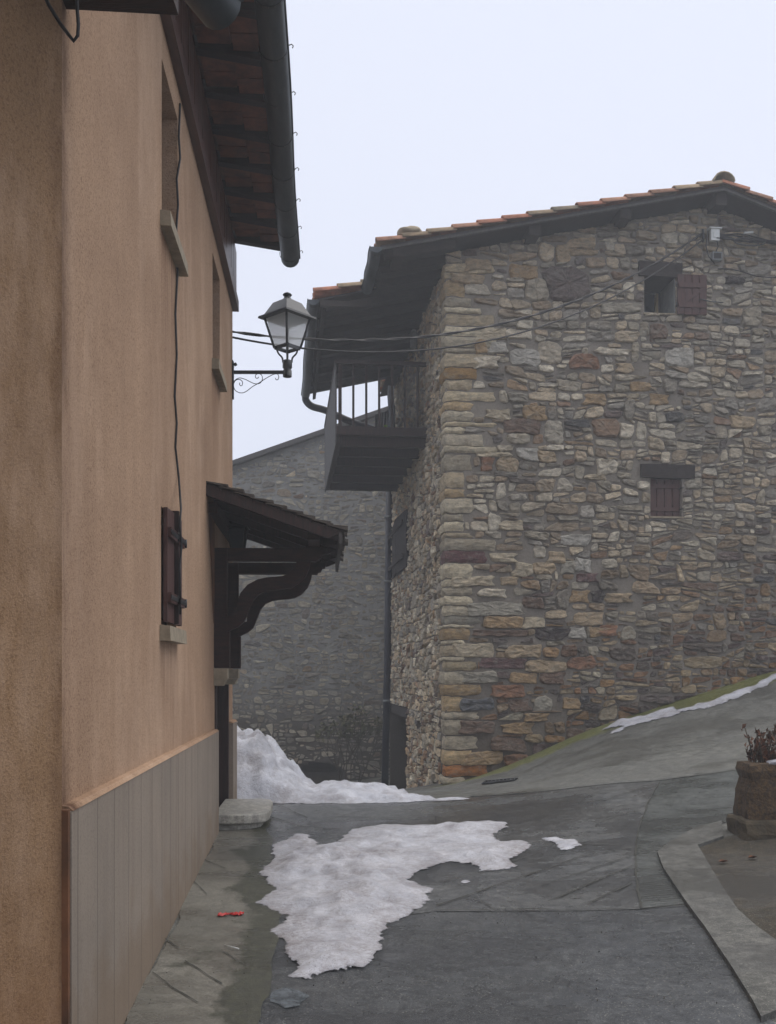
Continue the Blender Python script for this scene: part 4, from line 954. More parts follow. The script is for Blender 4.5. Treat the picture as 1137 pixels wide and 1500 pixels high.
# lane wall
SD = spx(571, 1030)[0], spx(598, 1030)[0]
d_lo, d_hi = min(SD), max(SD); sdoor = (d_lo+.05, d_hi, -1.5, CZ+(HY-1052)/F*19.6)
def srect(x0, x1, y0, y1, yref):
    a = spx(x0, 800)[0]; b = spx(x1, 800)[0]; lo_, hi_ = min(a, b), max(a, b); Y = SS((lo_+hi_)/2, 0, 0).y
    return (lo_, hi_, CZ+(HY-y1)/F*Y, CZ+(HY-y0)/F*Y)
swin = srect(577.5, 599, 765, 838, 0); slot = srect(611, 617, 1056, 1068, 0)
hs = [sdoor+(.45,), swin+(.12,), slot+(.2,)]
sw = MB(); WL_ = 7.72
openwall(sw, SS, 0, WL_, -1.8, 7.62, hs, .3)
slint = (sdoor[0]-.1, sdoor[1]+.12, sdoor[3], sdoor[3]+.20)
hq = [(-.05, .42, a[2], a[3]) for a in allq]
coursed(sw, SS, [(-1, 0, 0), (1, 0, WL_), (0, -1, 1.5), (0, 1, 7.62)], (0, -1.4, WL_, 7.62), [h[:4] for h in hs]+[slint]+hq, (.24, .42), .028, col_side, .010, (.018, .05), seed=23, fine=.05)
b1 = SF(WR, 0, 0); b2 = SS(WL_, 0, 0); b3 = b2+(b1-SF(0, 0, 0))
for a, b in ((b1, b3), (b3, b2)): sw.add([V((a.x, a.y, -1.8)), V((b.x, b.y, -1.8)), V((b.x, b.y, 7.4)), V((a.x, a.y, 7.4))], [(0, 1, 2, 3)])
r3 = SF(UR, 0, 0)+(b2-SF(0, 0, 0)); sw.add([V((b3.x, b3.y, 7.4)), V((r3.x, r3.y, 8.6)), V((b2.x, b2.y, 7.4))], [(0, 1, 2)])
swo = sw.build('lane_wall', ['mortar', 'stone'], sh)
# lane door
m = MB(); m.fbox(SS, sdoor[0], sdoor[1], -.44, -.40, -1.5, sdoor[3]); dr = m.build('door', 'wood_old', sh, fix=True)
m = MB(); m.fbox(SS, slint[0], slint[1], -.3, .03, slint[2]+.003, slint[3]); m.build('lintel', 'wood_old', dr, fix=True)
z = -1.45
while z < sdoor[3]-.1:                       # big jamb stones
    h = min(random.uniform(.22, .34), sdoor[3]-z); c_ = wc(random.choice(PAL_G[:4]), .95)
    for a, b in ((sdoor[1]-.035, sdoor[1]-.004), (sdoor[0]+.004, sdoor[0]+.035)):
        jb = MB(); jb.fbox(SS, a, b, -.36, -.02, z+.01, z+h-.012, 0, col=wc(c_, 1.3)); jb.build('jamb_stone', 'stone', dr, fix=True)
    z += h
m = MB(); m.fbox(SS, slot[0], slot[1], -.19, -.16, slot[2], slot[3]); m.build('vent_slot', 'dark', sh, fix=True)
# lane window with a shutter left ajar
m = MB(); m.fbox(SS, swin[0], swin[1], -.115, -.09, swin[2], swin[3]); wn = m.build('window', 'dark', sh, fix=True)
for (a, b, d0, d1) in ((swin[0]+.02, (swin[0]+swin[1])/2-.01, .02, .085), ((swin[0]+swin[1])/2+.01, swin[1]-.02, .085, .02)):
    m = MB()
    for k in range(4):
        q0 = a+(b-a)*k/4; q1 = a+(b-a)*(k+1)/4-.006; e0 = d0+(d1-d0)*k/4; e1 = d0+(d1-d0)*(k+1)/4
        m.hexa([SS(q0, e0, swin[2]-.03), SS(q1, e1, swin[2]-.03), SS(q1, e1+.03, swin[2]-.03), SS(q0, e0+.03, swin[2]-.03), SS(q0, e0, swin[3]+.06), SS(q1, e1, swin[3]+.06), SS(q1, e1+.03, swin[3]+.06), SS(q0, e0+.03, swin[3]+.06)])
    for z in (swin[2]+.15, swin[3]-.2): m.fbox(SS, a, b, max(d0, d1)+.031, max(d0, d1)+.05, z, z+.07)
    m.build('shutter', 'wood_old', wn, fix=True)
# gable windows
def sfbox(m, u0, u1, d0, d1, z0, z1, mi=0): m.fbox(SF, u0, u1, d0, d1, z0, z1, mi)
u0, u1, z0, z1 = UWIN
m = MB()
for a, b, c_, d in ((u0, u0+.04, z0, z1), (u1-.04, u1, z0, z1), (u0+.04, u1-.04, z0, z0+.04), (u0+.04, u1-.04, z1-.04, z1)): sfbox(m, a+.002, b-.002, -.64, -.595, c_+.002, d-.002)
w_ = m.build('window', 'wood_grey', sh, fix=True); tag(w_, 'open upper window with pale sash')
m = MB(); sfbox(m, u0+.01, u1-.01, -.655, -.625, z0+.01, z1-.01); m.build('pane', 'glass', w_, fix=True)
m = MB(); sfbox(m, u1-.10, u1-.055, -.594, -.54, z0+.04, z1-.05); m.build('sash', 'paleframe', w_, fix=True)
m = MB(); sfbox(m, u1-.012, u1-.002, -.59, -.004, z0+.004, z1-.004); m.build('reveal', 'reveal', w_, fix=True)
m = MB(); sfbox(m, u0-.02, u1+.03, -.20, .035, z0-.028, z0-.002); m.build('sill', 'sill', w_, fix=True)
def lintel(L_, par, dz, LD=-.25):
    m = MB(); a, b, c_, d = L_; N = 6; vs = []
    for i in range(N+1):
        u = a+(b-a)*i/N; j = lambda: random.uniform(-.008, .008); k = dz*(i/N)
        vs += [SF(u, LD, c_-k+.003), SF(u, .045+j(), c_-k+.003+j()*.3), SF(u, .05+j(), d-k+j()), SF(u, LD, d-k)]
    fs = [(3, 2, 1, 0), (N*4, N*4+1, N*4+2, N*4+3)]
    for i in range(N):
        for q in range(4): fs.append((i*4+q, i*4+(q+1) % 4, (i+1)*4+(q+1) % 4, (i+1)*4+q))
    m.add(vs, fs); m.build('lintel', 'wood_old', par, fix=True)
lintel([LN1[0], LN1[1], UWIN[3]-.012, LN1[3]], w_, .012, -.60)
su0, sz1 = fpx(990, 404); su1, sz0 = fpx(1033, 464)
m = MB(); k3 = 3
for k in range(4):
    a = su0+(su1-su0)*k/4; b = su0+(su1-su0)*(k+1)/4-.005; sfbox(m, a, b, .045, .07, sz0+random.uniform(-.012, .01), sz1)
for zz in (sz0+.10, sz1-.20): sfbox(m, su0+.01, su1-.01, .071, .09, zz, zz+.075)
m.hexa([SF(su0+.05, .0712, sz0+.176), SF(su0+.13, .0712, sz0+.176), SF(su1-.02, .0712, sz1-.202), SF(su1-.10, .0712, sz1-.202), SF(su0+.05, .088, sz0+.176), SF(su0+.13, .088, sz0+.176), SF(su1-.02, .088, sz1-.202), SF(su1-.10, .088, sz1-.202)])
s_ = m.build('shutter', 'shutter', sh, fix=True); tag(s_, 'reddish brown board shutter opened flat against the wall')
m = MB(); zz = sz0+.21; m.tube([SF(su1-.14, .11, zz), SF(su1-.10, .11, zz+.01), SF(su1+.05, .06, zz), SF(su1+.26, .05, zz-.004)], .008, 6); m.build('latch', 'zinc', s_)
for zz in (sz0+.13, sz1-.165): m = MB(); m.tube([SF(su0-.02, .08, zz-.03), SF(su0-.02, .08, zz+.04)], .010, 6); m.build('hinge', 'iron', s_)
u0, u1, z0, z1 = LWIN
m = MB()
for k in range(4):
    a = u0+(u1-u0)*k/4; b = u0+(u1-u0)*(k+1)/4-.006; sfbox(m, a+.004, b, -.10, -.07, z0+.005, z1-.006)
for zz in (z0+.09, z1-.15): sfbox(m, u0+.01, u1-.01, -.069, -.05, zz, zz+.06)
s2 = m.build('shutter', 'shutter', sh, fix=True); tag(s2, 'closed dark board shutter of the small lower window')
for zz in (z1-.15, z0+.12): m = MB(); m.tube([SF(u1-.03, -.04, zz-.005), SF(u1+.02, .02, zz)], .008, 5); m.build('hinge', 'iron', s2)
lintel([LN2[0], LN2[1], LWIN[3]-.01, LN2[3]], s2, .01)
m = MB(); sfbox(m, u0-.02, u1+.02, -.12, .03, z0-.026, z0-.002); m.build('sill', 'sill', s2, fix=True)
# roof
def RD(t_, d, z): return SS(t_, d, z)                  # t runs along the ridge, d = distance out of the lane wall
def eave(t_): return 1.0 if t_ < 1.1 else (1.84 if t_ < 6.45 else .22)
def zroof(d, off=0): return zr(-d)-.085+off-(.05*max(0, d-1.0)) 
rb_ = MB(); T0 = -.42; T1 = 7.95
def slab(m, t0, t1, dA, dB, zA, zB, th, mi=0):
    m.hexa([RD(t0, dA, zA-th), RD(t1, dA, zA-th), RD(t1, dB, zB-th), RD(t0, dB, zB-th), RD(t0, dA, zA), RD(t1, dA, zA), RD(t1, dB, zB), RD(t0, dB, zB)], mi)
for t0, t1, e in ((T0, 1.1, 1.0), (1.104, 6.45, 1.84), (6.454, T1, .22)): slab(rb_, t0, t1, -UR, e, zroof(-UR), zroof(e), .03, 1)
slab(rb_, T0, T1, -UR-.004, -WR-.5, zroof(-UR), ZR-.085-.34*(WR+.5-UR), .03, 1)
dv = (RD(0, 1, zroof(1))-RD(0, 0, zroof(0))).normalized(); up = UT.cross(dv).normalized(); up = up if up.z > 0 else -up
tiles(rb_, RD(T0+.06, -UR, zroof(-UR)), dv, UT, up, int((T1-T0)/.215), lambda a: (UR+eave(T0+.06+a))*1.025+.03, seed=9)
dv2 = (RD(0, -WR, -.34)-RD(0, -WR+1, 0)).normalized(); up2 = V((.33*UA.x, .33*UA.y, .94)).normalized()
dv2 = V((UA.x, UA.y, -.34)).normalized()
tiles(rb_, RD(T0+.06, -UR, zroof(-UR)), dv2, UT, up2, int((T1-T0)/.215), (WR+.5-UR)*1.055, seed=10)
rfo = rb_.build('roof', ['tile', 'wood_old'], sh)
# ridge tiles
m = MB()
for k in range(19):
    t_ = T0-.03+.44*k; vs = []; n = 8; cc = wc(srgb(150, 138, 116), random.uniform(.8, 1.1))
    for i, (tt, r_) in enumerate(((t_, .165), (t_+.48, .14))):
        for th in (0, .02):
            for q in range(n+1):
                a = PI*q/n; p = RD(tt, -UR, 0); p = p+UA*(math.cos(a)*(r_-th)); vs.append(V((p.x, p.y, ZR-.02+math.sin(a)*(r_-th)*.85)))
    q = n+1; fs = []
    for i in range(n): fs += [(i, i+1, 2*q+i+1, 2*q+i), (q+i+1, q+i, 3*q+i, 3*q+i+1), (i, q+i, q+i+1, i+1)]
    m.add(vs, fs, 0, True, col=cc)
m.build('ridge_tile', 'tile', rfo)
m = MB()                                              # barge boards
def barge(m, ua, ub, za, zb, d0, d1, h):
    m.hexa([SF(ua, d0, za-h), SF(ub, d0, zb-h), SF(ub, d1, zb-h), SF(ua, d1, za-h), SF(ua, d0, za), SF(ub, d0, zb), SF(ub, d1, zb), SF(ua, d1, za)])
barge(m, -1.0, UR, zroof(1.0)-.003, zroof(-UR)-.003, .37, .42, .055); barge(m, UR, WR+.5, zroof(-UR)-.003, ZR-.085-.34*(WR+.5-UR)-.003, .37, .42, .055)
m.build('barge_board', 'wood_grey', rfo, fix=True)
# rafters and purlins under the overhangs
for k in range(15):
    t_ = -.25+.56*k; e = eave(t_)
    if t_ > 6.4: continue
    m = MB(); m.hexa([RD(t_-.05, -.1, zroof(-.1)-.035-.13), RD(t_+.05, -.1, zroof(-.1)-.165), RD(t_+.05, e-.08, zroof(e-.08)-.145), RD(t_-.05, e-.08, zroof(e-.08)-.145), RD(t_-.05, -.1, zroof(-.1)-.033), RD(t_+.05, -.1, zroof(-.1)-.033), RD(t_+.05, e-.04, zroof(e-.04)-.033), RD(t_-.05, e-.04, zroof(e-.04)-.033)])
    m.build('rafter', 'wood_old', rfo, fix=True)
for u, h in ((-.72, .12), (1.25, .16), (2.6, .16), (UR, .2), (5.6, .16)):
    m = MB(); za = zroof(-u) if u <= UR else ZR-.085-.34*(u-UR); m.fbox(SF, u-.08, u+.08, -.2, .34, za-.04-h, za-.042); m.build('purlin', 'wood_old', rfo, fix=True)
m = MB(); 
m.hexa([RD(1.12, 1.70, zroof(1.70)-.17), RD(6.43, 1.70, zroof(1.70)-.17), RD(6.43, 1.76, zroof(1.76)-.17), RD(1.12, 1.76, zroof(1.76)-.17), RD(1.12, 1.70, zroof(1.70)-.032), RD(6.43, 1.70, zroof(1.70)-.032), RD(6.43, 1.76, zroof(1.76)-.032), RD(1.12, 1.76, zroof(1.76)-.032)])
m.fbox(SS, 1.10, 1.14, 1.0, 1.80, zroof(1.8)-.12, zroof(1.8)-.03)
m.build('eaves_board', 'wood_old', rfo, fix=True)
# wall head beam on the lane wall
OS = -UA
for (t0, t1, e) in ((T0-.02, 1.12, 1.06), (1.08, 6.5, 1.90)):
    m = MB(); z = zroof(e)-.01; gutter(m, RD(t0, e, z), RD(t1, e, z-.02), OS, .085, 16, .004); g_ = m.build('gutter', 'zinc', sh)
    k = t0+.1
    while k < t1: h_ = MB(); hook(h_, RD(k, e, z-.005), OS, UT, .088, curl=False); h_.build('hook', 'iron', g_); k += .52
m = MB(); e = 1.90; zg = zroof(e)-.11; yp = 22.45; bx = P(571.5, 600, yp); bz = CZ+(HY-600)/F*20.8
s0 = RD(6.42, e-.0, zg); wallp = RD(7.2, .10, 0)
pw = V((P(571, 0, SS(7.35, .12, 0).y).x, SS(7.35, .12, 0).y, 0))
m.tube(curve([s0+Z*.08, s0-Z*.04, s0+V((.12, .1, -.14)), s0+V((.4, .2, -.2)), V(((s0.x+pw.x)/2, (s0.y+pw.y)/2, zg-.33)), V((pw.x-.1, pw.y-.05, zg-.5)), V((pw.x, pw.y, zg-.62)), V((pw.x, pw.y, zg-1.0))], 5), .075, 10)
bt_ = P(563, 1150, pw.y)
m.tube([V((pw.x, pw.y, zg-.9)), V((pw.x-.04, pw.y, 2.2)), V((bt_.x, pw.y, -1.3))], .078, 12)
dp = m.build('downpipe', 'pipe', sh)
for z in (1.0, 3.6, 5.0):
    m = MB(); m.lathe(V((pw.x-.05*(1-(z+1.3)/8)-.02, pw.y, 0)), [(.088, z), (.092, z), (.092, z+.05), (.088, z+.05)], 12); m.build('pipe_clip', 'boxgrey', dp)
# ---- balcony
bal = MB(); B0, B1, BD = 1.84, 6.42, 1.50; zf = 5.60
n = 13
for k in range(n):
    a = B0+.05+(B1-B0-.1)*k/n; b = B0+.05+(B1-B0-.1)*(k+1)/n-.012; bal.fbox(SS, a, b, .0, BD-.03, zf-.05, zf-.015+random.uniform(-.003, .003))
bo = bal.build('balcony', 'wood', sh, fix=True)
m = MB(); m.fbox(SS, B0, B0+.10, .0, BD, zf-.09, zf+.05); m.build('edge_beam', 'wood', bo, fix=True)
m = MB(); m.fbox(SS, B1-.10, B1, .0, BD, zf-.14, zf+.05); m.build('edge_beam', 'wood', bo, fix=True)
m = MB(); m.fbox(SS, B0+.102, B1-.102, BD-.08, BD, zf-.20, zf+.02); m.build('edge_beam', 'wood', bo, fix=True)
for k in range(6):
    t_ = B0+.22+.80*k; m = MB(); m.fbox(SS, t_-.06, t_+.06, -.1, BD-.085, zf-.235, zf-.055); m.build('joist', 'wood', bo, fix=True)
zt_ = CZ+(HY-532)/F*16.84
m = MB(); m.fbox(SS, B0-.01, B0+.07, .0, BD+.03, zt_-.05, zt_+.01); m.build('handrail', 'wood', bo, fix=True); m = MB(); m.fbox(SS, B1-.08, B1, .0, BD+.02, zt_-.05, zt_+.01); m.build('handrail', 'wood', bo, fix=True)
m = MB(); m.fbox(SS, B0+.075, B1-.085, BD-.03, BD+.03, zt_-.04, zt_+.01); m.build('handrail', 'wood', bo, fix=True)
for e_t in (B0+.015, B1-.06):
    for k in range(7):
        d = BD-.06-.212*k
        if k == 0: d = BD-.055
        w = .055 if k == 0 else .036
        m = MB(); m.fbox(SS, e_t, e_t+.035, d-w/2, d+w/2, zf+.052, zt_-.052); m.build('baluster', 'wood', bo, fix=True)
m = MB(); k = 0; t_ = B0+.075
while t_ < B1-.1:
    m.fbox(SS, t_, min(t_+.165, B1-.09), BD-.005, BD+.018, zf-.24, zt_-.042); t_ += .172
m.build('side_panel', 'wood_grey', bo, fix=True)
# things on the balcony and on the wall
tg = MB()
for k in range(7):
    t_ = 5.5+.10*k; d0 = .18+.05*k
    tg.tube([SS(t_, d0, zf+.0), SS(t_+.05, d0-.02, zf+1.3+.1*random.random())], random.uniform(.018, .03), 6)
tag(tg.build('pole_bundle', 'wood_grey'), 'bundle of grey poles leaning upright at the wall end of the balcony', 'poles')
def cloth(nm, t_, d0, d1, za, zb, mat, lab, cat):
    m = MB(); vs = []; nu, nv = 8, 10
    for s_ in (0, .012):
        for j in range(nv+1):
            for i in range(nu+1):
                d = d0+(d1-d0)*i/nu; z = za+(zb-za)*j/nv; w = .03*math.sin(i*1.7+j*.3)*(.3+j/nv); vs.append(SS(t_+w+s_, d+.01*math.sin(j), z))
    q = (nu+1)*(nv+1); fs = []
    for j in range(nv):
        for i in range(nu):
            a = j*(nu+1)+i; fs += [(a, a+1, a+nu+2, a+nu+1), (q+a+nu+1, q+a+nu+2, q+a+1, q+a)]
    m.add(vs, fs, 0, True); tag(m.build(nm, mat), lab, cat, 'cloths hanging behind the balcony')
cloth('hanging_cloth', 4.2, .30, .42, 7.0, 5.95, 'cloth', 'narrow pale cloth hanging behind the balcony balusters', 'cloth')
cloth('hanging_cloth', 5.0, .62, .78, 6.25, 5.85, 'white', 'small white rag hanging lowest behind the balcony balusters', 'cloth')
m = MB(); gc = SS(3.6, .52, zf-.01); gpf = [(.0, 0), (.09, 0), (.10, .1), (.095, .28), (.06, .42), (.03, .5), (.035, .52), (0, .52)]; m.lathe(gc, gpf, 12)
tag(m.build('green_bag', 'greens'), 'bright green sack standing on the balcony floor', 'bag')
wl_ = P(602, 500, SS(2.9, 0, 0).y); c_ = SS(2.9, .10, wl_.z)
m = MB(); m.lathe(c_, [(.0, -.12), (.05, -.12), (.07, .1), (.09, .12), (.03, .2), (0, .2)], 8); m.tube([c_+Z*.18, SS(2.9, .0, wl_.z+.2)], .01, 5)
tag(m.build('wall_lamp', 'boxgrey'), 'small grey lamp fixed to the lane wall above the balcony', 'lamp')
# grey stones weighing down the roof tiles
m = MB(); p = SF(-.55, .28, 0); p.z = zroof(.55)+.16
bmm = bmesh.new(); bmesh.ops.create_icosphere(bmm, subdivisions=3, radius=1)
for v in bmm.verts: v.co = V((v.co.x*.19, v.co.y*.16, v.co.z*.075))*(1+.22*noise.noise(v.co*1.7))+p
me = bpy.data.meshes.new('roof_stone'); bmm.to_mesh(me); me.materials.append(M['sill']); [setattr(f_, 'use_smooth', True) for f_ in me.polygons]; ob = bpy.data.objects.new('roof_stone', me); C.objects.link(ob); tag(ob, 'flat grey stone lying on the tiles by the left end of the gable verge', 'stone'); bmm.free()

# ================================================================== CABLES AND BOXES
br = fpx(1030, 341, .12); bP = SF(br[0], .12, br[1])
def cab(name, a, b, sag, r, label, tw=0, extra=None):
    m = MB(); n = 48; pts = [a+(b-a)*(k/n)-Z*sag*4*(k/n)*(1-k/n) for k in range(n+1)]
    if tw:
        for ph_ in (0, PI):
            m.tube([p+V((0, math.cos(k*1.3+ph_), math.sin(k*1.3+ph_)))*r*.8 for k, p in enumerate(pts)], r*.75, 5)
    else: m.tube(pts, r, 6)
    if extra: extra(m)
    o_ = m.build(name, 'cable'); tag(o_, label, 'cable', 'overhead cables crossing to the gable')
cab('overhead_cable', P(340, 486, 10.95), bP, .62, .013, 'twisted black overhead cable, upper of the two crossing from the lamp corner to the gable', 1)
cab('overhead_cable', P(340, 494, 10.97), bP-Z*.10, .72, .011, 'thin black overhead cable, lower of the two crossing from the lamp corner to the gable')
m = MB()
uu, zz = fpx(1035, 345)
for k in range(5):
    pts = []; z_ = zz-.02*k
    for i in range(14):
        u = uu+.1+.17*i; pts.append(SF(u, .08+.012*k, z_+.06*math.sin(i*.7+k*1.3)*(.6 if i > 1 else .1)-.012*i))
    m.tube(curve(pts, 3), .010, 6)
loop = [SF(uu+.62+.24*math.cos(a), .12, zz-.12+.055*math.sin(a)) for a in [i*PI/8 for i in range(17)]]; m.tube(loop, .012, 6)
m.tube([SF(uu-.02, .1, zz+.03), SF(uu-.05, .1, zz-.2), SF(uu+.0, .08, zz-.35), SF(uu+.1, .07, zz-.45)], .009, 6); m.tube([SF(uu+.1, .1, zz-.05), SF(uu+.14, .1, zz-.2), SF(uu+.1, .08, zz-.3)], .009, 6)
m.tube([SF(uu+.15+.2*i, .06, zz-.52-.02*i+.03*math.sin(i*1.4)) for i in range(10)], .008, 6)
tag(m.build('cable_bundle', 'cable'), 'tangle of black cables looped along the gable under the ridge', 'cable')
m = MB(); m.fbox(SF, uu+.02, uu+.15, .05, .13, zz-.12, zz+.05); m.fbox(SF, uu-.01, uu+.18, .04, .15, zz+.052, zz+.07); m.fbox(SF, uu+.05, uu+.11, .131, .142, zz-.08, zz+.0); tag(m.build('junction_box', 'white', fix=True), 'white insulator box on the gable beside the cable anchor', 'electrical box', 'boxes on the gable')
u2, z2_ = fpx(1047, 378)
m = MB(); m.fbox(SF, u2-.075, u2+.075, .02, .10, z2_-.065, z2_+.055, 0); m.fbox(SF, u2-.055, u2+.055, .101, .108, z2_-.045, z2_+.035, 1); tag(m.build('junction_box', ['boxgrey', 'dark'], fix=True), 'grey square box with a dark face just below the white insulator box', 'electrical box', 'boxes on the gable')
u3, z3 = fpx(1090, 347); m = MB(); m.tube([SF(u3-.07, .15, z3-.01), SF(u3+.07, .15, z3+.01)], .018, 8); tag(m.build('cable_sleeve', 'white'), 'short white sleeve on the tangle of cables near the right edge', 'cable joint')
m = MB(); m.tube([SF(br[0]-.0, -.02, br[1]), bP], .015, 6); m.tube([bP+Z*.05, bP-Z*.14], .02, 6); tag(m.build('cable_anchor', 'iron'), 'dark iron anchor on the gable where the overhead cables end', 'bracket')

# ================================================================== BUILDING BEYOND
bb = empty('far_stone_building', V((-2, 26, -1.2)), 'foggy grey rubble stone building with a bare sloping roof edge closing the lane', 'house')
def zb(u): return 6.85+.349*(u+4.0) if u < 1.6 else 6.85+.349*5.6-.349*(u-1.6)
bw = MB(); hb = [(-2.4, -1.1, -1.8, -.86, .12), (-2.33, -1.17, -.86, -.76, .12), (-2.2, -1.3, -.76, -.68, .12), (-2.02, -1.48, -.68, -.62, .12)]
openwall(bw, BW, -9.5, 9, -2.5, 4.2, hb, .5)
bw.add([BW(-9.5, 0, 4.2), BW(9, 0, 4.2), BW(9, 0, zb(9)), BW(1.6, 0, zb(1.6)), BW(-9.5, 0, zb(-9.5))], [(0, 1, 2, 3, 4)])
for x in (-9.5, 9): bw.add([V((x, 26, -2.5)), V((x, 33, -2.5)), V((x, 33, zb(x))), V((x, 26, zb(x)))], [(0, 1, 2, 3)])
nb2 = coursed(bw, BW, [(-1, 0, 6.2), (1, 0, 1.2), (0, -1, 1.6), (-.349, 1, 6.85+.349*4-.1)], (-6.2, -1.6, 1.2, 8.2), [h[:4] for h in hb], (.26, .5), .030, col_back, .022, (.006, .03), seed=31, fine=.07, chaos=1.5)
bw.build('wall', ['mortar_grey', 'stone'], bb)
m = MB(); m.hexa([BW(-2.4, -.12, -1.8), BW(-1.1, -.12, -1.8), BW(-1.1, -.14, -1.8), BW(-2.4, -.14, -1.8), BW(-2.4, -.12, -.5), BW(-1.1, -.12, -.5), BW(-1.1, -.14, -.5), BW(-2.4, -.14, -.5)]); m.build('archway', 'mortar_grey', bb, fix=True)
m = MB()
m.hexa([V((-9.9, 25.8, zb(-9.9))), V((1.6, 25.8, zb(1.6))), V((1.6, 33.3, zb(1.6))), V((-9.9, 33.3, zb(-9.9))), V((-9.9, 25.8, zb(-9.9)+.12)), V((1.6, 25.8, zb(1.6)+.12)), V((1.6, 33.3, zb(1.6)+.12)), V((-9.9, 33.3, zb(-9.9)+.12))])
m.hexa([V((1.605, 25.8, zb(1.6))), V((9.4, 25.8, zb(9.4))), V((9.4, 33.3, zb(9.4))), V((1.605, 33.3, zb(1.6))), V((1.605, 25.8, zb(1.6)+.12)), V((9.4, 25.8, zb(9.4)+.12)), V((9.4, 33.3, zb(9.4)+.12)), V((1.605, 33.3, zb(1.6)+.12))])
m.build('roof', 'wood_grey', bb, fix=True)
# shrub against it
rs_ = random.Random(4); tw = MB(); lf = MB()
def grow(p, d, L_, r, dep):
    q = p+d*L_; mid = (p+q)/2+V((rs_.uniform(-.05, .05), rs_.uniform(-.05, .05), 0))*L_; tw.tube([p, mid, q], [r, r*.8, r*.6], 4, 0, False)
    if dep <= 0:
        for _ in range(2):
            c_ = p+(q-p)*rs_.random()+V((rs_.uniform(-.06, .06), rs_.uniform(-.06, .06), rs_.uniform(-.06, .06))); a = V((rs_.uniform(-1, 1), rs_.uniform(-1, 1), rs_.uniform(-1, 1))).normalized()*.05; b = a.cross(V((rs_.uniform(-1, 1), rs_.uniform(-1, 1), 1))).normalized()*.03
            lf.add([c_-a, c_+b, c_+a, c_-b], [(0, 1, 2, 3)])
    if dep > 0:
        for _ in range(rs_.choice((2, 3, 3))):
            nd = (d+V((rs_.uniform(-.6, .6), rs_.uniform(-.35, .35), rs_.uniform(-.1, .35)))).normalized(); grow(q, nd, L_*rs_.uniform(.62, .85), r*.62, dep-1)
sx_ = P(512, 1150, 24.6); se = empty('bare_shrub', V((sx_.x, sx_.y, H(sx_.x, sx_.y))), 'thin dark shrub with few leaves against the far stone building', 'shrub')
for k in range(6): grow(V((sx_.x+rs_.uniform(-.25, .25), sx_.y, H(sx_.x, sx_.y)-.05)), V((rs_.uniform(-.35, .35), rs_.uniform(-.1, .1), 1)).normalized(), rs_.uniform(.5, .75), .018, 4)
tw.build('stem', 'twig', se); lf.build('foliage', 'leaf', se)

# ================================================================== SNOW
def lump(p, d, amp, edge):
    q = V((p.x, p.y, 0)); e = min(1, d/edge); e = e**.8
    n = noise.noise(q*3.2+V((0, 0, 4)))*.6+noise.noise(q*7.5+V((0, 0, 9)))*.5+noise.noise(q*15+V((0, 0, 2)))*.14
    th = .35+1.1*max(0, min(1, .5+noise.noise(q*1.1+V((3, 0, 0)))*1.3))
    return e*(amp*th*(.8+n*1.2))+.003
t = NT('wet_sheen'); n = t.noise(16, 6, .7)  # film added for the lane's wet sheen, glints put in as paler patches
M['sheen'] = t.done(t.mix(t.ramp(n, [(.42, 0.), (.62, 1.)]), srgb(56, 60, 62), srgb(92, 98, 102)), .16, t.bump(t.noise(40, 4), .5, .006), .7)
def snow(name, px, amp, edge, step, label, jit=.05, nf=5, seed=0, dirt=.25, pts=None):
    poly = pts if pts else gp(*px)
    o_ = drape(name, poly, 'snow', .006, step, height=lambda p, d: max(.002, lump(p, d, amp, edge)), jit=jit, nf=nf, kind=None, seed=seed,
               attrs={'edge': lambda p, d: min(1, .12+d/(.12 if amp > .03 else .04)), 'dirt': lambda p, d: max(0, min(1, dirt+.5*noise.noise(V((p.x*2.5, p.y*2.5, 3)))+.35*max(0, 1-d/.16)))})
    tag(o_, label, 'snow', 'patches of old snow on the lane'); return o_
snow('snow_patch', [(398, 1240), (430, 1222), (455, 1225), (468, 1242), (490, 1240), (500, 1228), (515, 1215), (560, 1208), (640, 1210), (700, 1205), (748, 1205), (750, 1213), (722, 1223), (735, 1233), (765, 1232), (780, 1240), (770, 1252), (745, 1262), (762, 1270), (735, 1276), (700, 1278), (690, 1268), (655, 1265), (612, 1281), (600, 1291), (632, 1303), (630, 1320), (600, 1345), (570, 1358), (560, 1378), (555, 1395), (530, 1420), (505, 1425), (480, 1425), (450, 1437), (418, 1433), (432, 1415), (415, 1398), (412, 1380), (390, 1365), (408, 1355), (420, 1345), (400, 1335), (376, 1325), (397, 1305), (385, 1290), (378, 1275), (397, 1265)],
     .046, .24, .028, 'largest patch of trodden old snow, spread over the middle of the lane', .045, 5, 1, .38)
snow('snow_patch', [(792, 1229), (815, 1226), (828, 1230), (852, 1232), (853, 1240), (832, 1248), (815, 1247), (812, 1238)], .05, .12, .03, 'small snow patch to the right of the largest one, clear of the drain channel', .03, 8, 2, .15)
snow('snow_patch', [(671, 1294), (682, 1290), (691, 1293), (682, 1297)], .02, .05, .02, 'tiny scrap of snow below the largest patch', .01, 8, 3, .1)
snow('snow_patch', [(883, 1070), (905, 1055), (945, 1049), (962, 1041), (985, 1036), (992, 1041), (1030, 1031), (1062, 1020), (1100, 1004), (1130, 991), (1160, 979), (1160, 988), (1112, 1010), (1080, 1024), (1045, 1037), (1000, 1045), (975, 1053), (940, 1061), (915, 1068), (893, 1080), (889, 1075), (915, 1064)], .045, .16, .035, 'long narrow strip of snow lying on the ramp below the stone gable', .075, 5, 4, .2)
snow('snow_patch', [(620, 1174), (640, 1171), (668, 1169), (692, 1170.5), (680, 1172.5), (655, 1174)], .012, .1, .05, 'thin sliver of snow at the right tip of the heaped bank', .04, 6, 5, .1)
